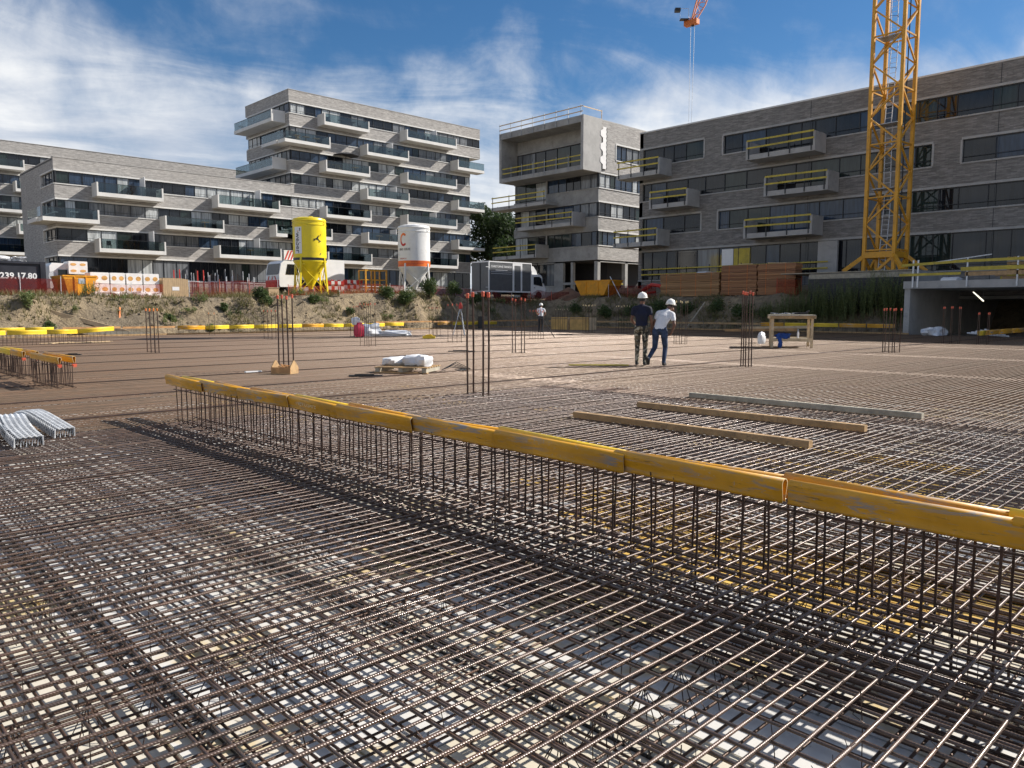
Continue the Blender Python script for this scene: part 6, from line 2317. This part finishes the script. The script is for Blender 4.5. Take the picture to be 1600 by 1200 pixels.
for i, (p, q, r, mt, lab) in enumerate((((51.0, 41.0, gz(51, 41) + 1.6), (49.4, 38.6, gz(49.4, 38.6)), .035, 'galvanised', 'pale steel prop leaning from the right skip'),
                                        ((37.9, 46.4, 2.4), (38.3, 44.6, -.1), .05, 'timber_pale', 'pale post leaning on the bank below the white silo'),
                                        ((40.2, 46.2, 2.2), (40.6, 44.9, .3), .045, 'timber_pale', 'forked pale branch standing on the bank left of the tripod'),
                                        ((46.9, 29.3, 1.9), (45.9, 30.2, .0), .04, 'timber_grey', 'grey stick leaning on the dark right bank'),
                                        ((14.2, 46.2, 1.5), (13.6, 44.6, -.3), .06, 'cap_orange', 'orange marker post on the sandy bank'))):
    tag(MB().path([p, q], r, 6).build('leaning_post', mt), lab, 'post')
tag(MB().beam((9.9, 46.3, 1.55), (14.0, 44.1, .15), .10, .22).build('bank_plank', 'timber_pale'), 'long pale plank lying down the sandy bank at the left', 'plank')
tag(MB().beam((11.4, 44.6, .25), (15.0, 43.75, .1), .10, .16).build('bank_plank', 'timber_grey'), 'grey plank at the foot of the sandy bank at the left', 'plank')

# ------------------------------------------------------------------ tower crane
RV = Vector((sin(radians(20)), -cos(radians(20)), 0))
HV = Vector((cos(radians(20)), sin(radians(20)), 0))
cr0 = Vector((50.1, 18.1, 0))
th = radians(23)
S_ = 1.84
e1 = -RV * cos(th) + HV * sin(th)
e2_ = RV * sin(th) + HV * cos(th)
crane = thing('tower_crane', 'yellow lattice tower crane mast rising past the top of the picture', 'crane', (cr0.x, cr0.y, 3.75))
cor = [Vector((0, 0, 0)), e1 * S_, (e1 + e2_) * S_, e2_ * S_]
ZT = 26.0
for c_ in cor:
    MB().beam(c_ + Vector((0, 0, .0)), c_ + Vector((0, 0, ZT)), .20, .20, upv=e1).build('mast_leg', 'crane_yellow', crane)
P_ = 1.62
zz = 1.35
k = 0
while zz < ZT - P_:
    for i in range(4):
        a, b2 = cor[i], cor[(i + 1) % 4]
        fl = (k + i) % 2 == 0
        p, q = (a, b2) if fl else (b2, a)
        MB().beam(p + Vector((0, 0, zz)), q + Vector((0, 0, zz + P_)), .095, .095).build('lattice_bar', 'crane_yellow', crane)
        if k % 2 == 0:
            MB().beam(a + Vector((0, 0, zz)), b2 + Vector((0, 0, zz)), .085, .085).build('lattice_bar', 'crane_yellow', crane)
    zz += P_
    k += 1
for zz in (5.1, 9.0, 14.2, 19.0):
    pl_ = [cor[1] * .88 + cor[0] * .12 + e2_ * .1, cor[0] * .88 + cor[1] * .12 + e2_ * .1, cor[3] * .6 + cor[0] * .4 - e2_ * .1 + e1 * .2, cor[2] * .6 + cor[1] * .4 - e1 * .2]
    b_ = MB()
    b_.prism([(p.x, p.y) for p in pl_], zz, zz + .05)
    b_.build('platform', 'steel_grey', crane)
mid = (cor[0] + cor[2]) / 2 + e1 * .1
for j, (z0, z1, sh) in enumerate(((0, 5.0, 0), (5.1, 9.0, .3), (9.0, 14.2, 0), (14.2, 19.0, .3), (19.0, 25.5, 0))):
    t1 = mid + e2_ * (sh - .25)
    t2 = mid + e2_ * (.25 - sh)
    for s_ in (-.2, .2):
        MB().beam(t1 + e1 * s_ + Vector((0, 0, z0)), t2 + e1 * s_ + Vector((0, 0, z1)), .035, .05).build('ladder_rail', 'galvanised', crane)
    b_ = MB()
    n = int((z1 - z0) / .3)
    for i in range(n):
        f = (i + .5) / n
        p = t1.lerp(t2, f) + Vector((0, 0, z0 + (z1 - z0) * f))
        b_.tube(p - e1 * .2, p + e1 * .2, .013, 4)
    o = b_.build('rungs', 'galvanised', crane)
    o['kind'] = 'stuff'
    for i in range(1, 5):
        f = i / 5
        p = t1.lerp(t2, f) + Vector((0, 0, z0 + (z1 - z0) * f + .3))
        MB().path([p - e1 * .24, p - e1 * .3 - e2_ * .35, p - e2_ * .62, p + e1 * .3 - e2_ * .35, p + e1 * .24], .014, 4).build('ladder_hoop', 'steel_dark', crane)
MB().path([cor[3] * .8 + e1 * .3 + Vector((0, 0, .3)), cor[3] * .8 + e1 * .34 + Vector((0, 0, 9)), cor[3] * .82 + e1 * .3 + Vector((0, 0, 25))], .035, 6).build('power_cable', 'wire_black', crane)
# undercarriage: cross beams, ring beam and spread struts
for i in range(4):
    a, b2 = cor[i], cor[(i + 1) % 4]
    MB().beam(a + Vector((0, 0, 1.05)), b2 + Vector((0, 0, 1.05)), .22, .36).build('base_beam', 'crane_yellow', crane)
cen = (cor[0] + cor[2]) / 2
for i, c_ in enumerate(cor):
    out_ = (c_ - cen).normalized()
    MB().beam(c_ + Vector((0, 0, 1.0)), c_ + out_ * 1.25 + Vector((0, 0, .05)), .2, .22).build('strut', 'crane_yellow', crane)
    tv = (cor[(i + 1) % 4] - c_).normalized()
    MB().beam(c_ + Vector((0, 0, .95)), c_ + tv * 1.0 + Vector((0, 0, .05)), .12, .16).build('strut', 'crane_yellow', crane)
    MB().box(c_.x - .25, c_.x + .25, c_.y - .25, c_.y + .25, 0, .06).build('foot_plate', 'steel_dark', crane, fix=False)
# slewing ring and stub top, above the picture
b_ = MB().lathe([(1.3, ZT), (1.3, ZT + .5), (1.5, ZT + .5), (1.5, ZT + .8)], (cen.x, cen.y, 0), 20)
b_.build('slewing_ring', 'crane_yellow', crane)
cf = thing('crane_foundation', 'dark timber-faced concrete block under the tower crane', 'foundation', (0, 0, 0))
MB().box(48.4, 54.3, 16.25, 22.6, 1.2, 3.68).build('block', 'concrete_raw', cf, fix=False)
for k in range(8):
    MB().box(48.31, 48.39, 16.25, 22.6, 1.3 + .29 * k, 1.3 + .29 * k + .275).build('board', 'timber_grey' if k == 7 else 'steel_dark', cf, fix=False)
MB().box(48.25, 51.8, 16.3, 24.5, 3.69, 3.74).build('deck_board', 'timber_grey', cf, fix=False)

# jib tip of a second crane with its hoist ropes, beyond the roof
RV = Vector((sin(radians(46)), -cos(radians(46)), 0))
HV = Vector((cos(radians(46)), sin(radians(46)), 0))
jib = thing('crane_jib', 'orange lattice jib tip with hoist ropes hanging above the roofs', 'crane jib', (64.3, 42.2, 28.3))
d = (RV * .42 + HV * .45 + Vector((0, 0, 1.0))).normalized()
sd = d.cross(Vector((0, 0, 1))).normalized()
nu = sd.cross(d).normalized()
LJ = 16.0
ch = [(-.45, -.35), (.45, -.35), (0, .55)]


def jp(i, s_):
    w_ = min(1, .45 + s_ * .25)
    return d * s_ + sd * (ch[i][0] * w_) + nu * (ch[i][1] * w_)


for i in range(3):
    MB().path([jp(i, 0), jp(i, 2.2), jp(i, LJ)], .06, 6).build('chord', 'crane_orange', jib)
for i in range(3):
    s_ = 0.3
    k = 0
    while s_ < LJ - 1:
        j = (i + 1) % 3
        MB().tube(jp(i if k % 2 else j, s_), jp(j if k % 2 else i, s_ + .75), .03, 5).build('lattice_bar', 'crane_orange', jib)
        s_ += .75
        k += 1
b_ = MB()
b_.beam(-sd * .8 + Vector((0, 0, -.15)), sd * .55 + Vector((0, 0, -.15)), .55, .45)
b_.build('head_frame', 'crane_orange', jib)
for a in (-.3, .25):
    o = MB().lathe([(.10, -.05), (.34, -.05), (.28, 0), (.34, .05), (.10, .05)], (0, 0, 0), 18).build('sheave', 'crane_orange', jib, smooth=True)
    o.location = sd * a + Vector((0, 0, .05))
    o.rotation_euler = (pi / 2, 0, .6)
MB().box(-.1, .1, -.1, .1, -.5, -.15).build('limit_switch', 'steel_dark', jib, fix=False)
q = -RV * 1.2
MB().beam(q + Vector((0, 0, .1)), -RV * .4 + Vector((0, 0, .1)), .6, .06).build('service_platform', 'steel_dark', jib)
MB().path([q + Vector((0, 0, .1)), q + Vector((0, 0, 1.1)), -RV * .4 + Vector((0, 0, 1.1)), -RV * .4 + Vector((0, 0, .1))], .025, 5).build('platform_rail', 'galvanised', jib)
MB().beam(q + -RV * .5 + Vector((0, 0, .95)), q + Vector((0, 0, .95)), .5, .3).build('lamp_box', 'steel_dark', jib)
for a, b2 in ((-.20, -.14), (.20, .10)):
    MB().path([sd * a + Vector((0, 0, -.2)), sd * b2 + Vector((-.1, 0, -14))], .022, 5).build('hoist_rope', 'galvanised', jib)

# ------------------------------------------------------------------ plants


def leaf_cloud(b_, blobs, n, size, up=0.3):
    """many small leaf faces spread through overlapping blobs"""
    tot = sum(r * r for (_, r, _) in blobs)
    for (c_, r, sq) in blobs:
        k = int(n * r * r / tot)
        for _ in range(k):
            d_ = Vector((rnd.gauss(0, 1), rnd.gauss(0, 1), rnd.gauss(0, 1))).normalized()
            rr = r * (rnd.random() ** .45) * (1 + .3 * mnoise.noise(d_ * 2.2 + Vector(c_)))
            p = Vector(c_) + Vector((d_.x * rr, d_.y * rr, d_.z * rr * sq))
            a = Vector((rnd.gauss(0, 1), rnd.gauss(0, 1), rnd.gauss(0, 1) + up)).normalized()
            t1 = a.cross(Vector((rnd.random(), rnd.random(), rnd.random() + .1))).normalized()
            t2 = a.cross(t1)
            s_ = size * rnd.uniform(.6, 1.35)
            i0 = len(b_.v)
            b_.v += [tuple(p - t1 * s_), tuple(p + t2 * s_ * .45), tuple(p + t1 * s_), tuple(p - t2 * s_ * .45)]
            b_.f.append((i0, i0 + 1, i0 + 2, i0 + 3))
            b_.m.append(0)


def tree(label, x, y, h_, r, n=9000, size=.28, zb=None):
    z = (gz(x, y) if zb is None else zb)
    t_ = thing('tree', label, 'tree', (x, y, z), group='trees between the blocks')
    tk = MB()
    tk.path([(0, 0, -.2), (.1, .05, h_ * .3), (0, .1, h_ * .6), (.05, 0, h_ * .9)], [.28, .22, .14, .04], 8)
    bl_ = []
    for k in range(11):
        a = rnd.uniform(0, 2 * pi)
        zz = h_ * rnd.uniform(.35, .92)
        rr = r * rnd.uniform(.25, .75) * (1.15 - abs(zz / h_ - .6))
        c_ = (rr * cos(a), rr * sin(a), zz)
        bl_.append((c_, r * rnd.uniform(.35, .55), rnd.uniform(.75, 1.1)))
        tk.path([(0, .05, zz * .7), (c_[0] * .6, c_[1] * .6, zz * .88), c_], [.09, .05, .02], 5)
    tk.build('trunk', 'bark', t_)
    b_ = MB()
    leaf_cloud(b_, bl_, n, size)
    b_.build('crown', 'leaf_tree', t_, fix=False)


tree('dense dark green tree between tower and unfinished block, left', 84.0, 92.5, 14.5, 4.6)
tree('dense dark green tree between tower and unfinished block, front', 84.5, 87.0, 12.5, 4.3)
tree('dense dark green tree behind the unfinished block balconies', 88.0, 83.5, 11.5, 4.4)
tree('dark green tree low behind the box truck', 77.5, 80.5, 8.5, 3.6)


def shrub(label, x, y, r, h_, mat='leaf_shrub', n=900, size=.07, group='shrubs on the bank'):
    t_ = thing('shrub', label, 'shrub', (x, y, gz(x, y)), group=group)
    bl_ = []
    st = MB()
    for k in range(7):
        a = rnd.uniform(0, 2 * pi)
        c_ = (r * .6 * rnd.random() * cos(a), r * .6 * rnd.random() * sin(a), h_ * rnd.uniform(.3, .8))
        bl_.append((c_, r * rnd.uniform(.35, .55), rnd.uniform(.8, 1.3)))
        st.path([(0, 0, -.1), (c_[0] * .5, c_[1] * .5, c_[2] * .6), c_], [.02, .014, .006], 4)
    st.build('stems', 'bark', t_)
    b_ = MB()
    leaf_cloud(b_, bl_, n, size)
    b_.build('foliage', mat, t_, fix=False)


def weed(label, x, y, r, h_, n=26, mat='leaf_weed', group='tall weeds'):
    """upright feathery stalks with narrow leaves"""
    t_ = thing('weed_clump', label, 'weeds', (x, y, gz(x, y)), group=group)
    st, lv = MB(), MB()
    for k in range(n):
        a = rnd.uniform(0, 2 * pi)
        q = r * sqrt(rnd.random())
        bx0, by0 = q * cos(a), q * sin(a)
        hh = h_ * rnd.uniform(.55, 1.05)
        lx, ly = rnd.uniform(-.22, .22) * hh, rnd.uniform(-.22, .22) * hh
        st.path([(bx0, by0, -.1), (bx0 + lx * .4, by0 + ly * .4, hh * .5), (bx0 + lx, by0 + ly, hh)], [.010, .008, .004], 3)
        m_ = int(34 * hh)
        for i in range(m_):
            f = .15 + .85 * i / m_
            p = Vector((bx0 + lx * f * f, by0 + ly * f * f, hh * f))
            an = rnd.uniform(0, 2 * pi)
            L = .16 * (1.15 - f) + .05
            d_ = Vector((cos(an), sin(an), rnd.uniform(.1, .9))).normalized()
            s_ = d_.cross(Vector((0, 0, 1))).normalized() * L * .16
            i0 = len(lv.v)
            e = p + d_ * L
            mdl = p + d_ * L * .5
            lv.v += [tuple(p), tuple(mdl + s_), tuple(e), tuple(mdl - s_)]
            lv.f.append((i0, i0 + 1, i0 + 2, i0 + 3))
            lv.m.append(0)
    st.build('stalks', 'leaf_weed', t_, fix=False)
    lv.build('leaves', mat, t_, fix=False)


shrub('round dark shrub on the sandy bank before the prop racks', 22.9, 46.9, .62, .95, n=1500)
shrub('lower dark shrub hanging below the round one on the bank', 23.0, 46.2, .5, .7, n=900)
shrub('small dark shrub on the sandy bank left of the round one', 20.2, 46.3, .35, .7, n=500)
weed('pale feathery weeds on the sandy bank before the brown crate', 18.9, 46.6, .5, .8, 18, group='weeds on the sandy bank')
shrub('low creeping shrub in the middle of the sandy bank', 16.7, 45.6, .35, .4, n=350)
shrub('small shrub on the lower sandy bank', 18.8, 45.2, .4, .35, n=350)
shrub('green shrub on the sunlit left bank beside the mound', 9.6, 45.2, .5, .9, 'leaf_weed', n=700)
shrub('trailing green shrub below the mound at the left', 10.3, 44.6, .4, .5, 'leaf_shrub', n=500)
shrub('dark shrub on the bank below the yellow silo, left', 26.2, 46.0, .5, .7, n=700)
shrub('dark shrub on the bank below the yellow silo, right', 28.6, 45.4, .4, .5, n=500)
shrub('broad shrub on the bank below the frame rack', 32.3, 46.5, .9, .8, n=1600)
shrub('broad dark shrub on the bank left of the white silo', 33.9, 46.1, .9, 1.1, n=2000)
shrub('leafy shrub on the bank under the white silo', 36.2, 46.5, .9, 1.2, n=2000)
shrub('shrub on the bank right of the white silo', 38.8, 46.6, .8, 1.0, n=1500)
shrub('shrub on the bank below the concrete block', 40.5, 46.0, .7, .9, n=1100)
for i, (x, y, r, h_) in enumerate(((48.3, 42.5, .9, .7), (47.9, 39.0, .9, .9), (48.0, 36.4, .9, 1.0), (48.1, 34.0, 1.0, 1.3), (47.9, 31.6, .9, 1.0), (48.2, 29.3, .9, 1.0), (48.0, 27.0, 1.0, 1.0))):
    shrub('dark shrub on the shaded right bank, %s from the corner' % ('first', 'second', 'third', 'fourth', 'fifth', 'sixth', 'seventh')[i], x, y, r, h_, 'leaf_shrub', 1300, .075, 'shrubs on the shaded bank')
for i, (x, y, r, h_) in enumerate(((48.0, 25.0, .8, 1.2), (47.6, 23.2, .9, 1.9), (47.7, 21.7, 1.0, 2.6), (47.4, 20.4, 1.0, 2.4), (47.3, 19.2, .9, 2.4), (47.4, 18.0, .9, 2.6), (47.2, 16.9, .7, 2.5))):
    weed('tall pale green weeds below the crane, %s from the lumber' % ('first', 'second', 'third', 'fourth', 'fifth', 'sixth', 'seventh')[i], x, y, r, h_, 62, 'leaf_weed', 'tall weeds below the crane')
ORD = ['first', 'second', 'third', 'fourth', 'fifth', 'sixth', 'seventh', 'eighth', 'ninth', 'tenth', 'eleventh', 'twelfth', 'thirteenth', 'fourteenth', 'fifteenth',
       'sixteenth', 'seventeenth', 'eighteenth', 'nineteenth', 'twentieth']
for i in range(34):
    if i < 20:
        x, y = 11 + 33 * (i + .5) / 20 + rnd.uniform(-.6, .6), 44.9 + rnd.uniform(0, 2.6)
        w_ = 'sandy left bank'
    else:
        x, y = 46.9 + rnd.uniform(0, 2.0), 25 + 19 * (i - 19.5) / 14 + rnd.uniform(-.5, .5)
        w_ = 'shaded right bank'
    weed('ragged low weeds on the %s, %s from its left end' % (w_, ORD[i if i < 20 else 13 - (i - 20)]), x, y, rnd.uniform(.25, .8), rnd.uniform(.3, .75), rnd.randint(10, 26), rnd.choice(['leaf_weed', 'grass_dry', 'leaf_shrub']), 'low weeds on the ' + w_)
# dry grass over the banks and crest
b_ = MB()
for _ in range(17000):
    if rnd.random() < .6:
        x, y = rnd.uniform(7, 48), rnd.uniform(44.6, 50.5)
    else:
        x, y = rnd.uniform(46.6, 51), rnd.uniform(16.5, 47)
    if mnoise.noise(Vector((x * .35, y * .35, 5))) < .02: continue
    z = gz(x, y)
    hh = rnd.uniform(.08, .42)
    for q in range(3):
        a = rnd.uniform(0, 6.28)
        i0 = len(b_.v)
        b_.v += [(x + .02 * cos(a), y + .02 * sin(a), z - .02), (x - .02 * cos(a), y - .02 * sin(a), z - .02), (x + hh * .5 * sin(a), y + hh * .5 * cos(a), z + hh)]
        b_.f.append((i0, i0 + 1, i0 + 2)); b_.m.append(0)
tag(b_.build('dry_grass', 'grass_dry', fix=False), 'dry grass tufts over banks and crest', 'grass', kind='stuff')
# stones and clods on the banks
b_ = MB()
for _ in range(900):
    if rnd.random() < .7:
        x, y = rnd.uniform(7, 47), 44.0 + 3.6 * rnd.random()
    else:
        x, y = 46.4 + 3 * rnd.random(), rnd.uniform(16.5, 46)
    z = gz(x, y)
    s_ = rnd.uniform(.03, .16)
    vs_ = [(x + s_ * rnd.uniform(.6, 1.2) * a, y + s_ * rnd.uniform(.6, 1.2) * c_, z + s_ * .7 * d_ * rnd.uniform(.6, 1.1)) for (a, c_, d_) in
           ((1, 0, 0), (0, 1, 0), (-1, 0, 0), (0, -1, 0), (0, 0, 1), (0, 0, -1))]
    b_.add(vs_, [(0, 1, 4), (1, 2, 4), (2, 3, 4), (3, 0, 4), (1, 0, 5), (2, 1, 5), (3, 2, 5), (0, 3, 5)])
tag(b_.build('clods', 'earth', fix=False), 'stones and clods scattered on the banks', 'stones', kind='stuff')
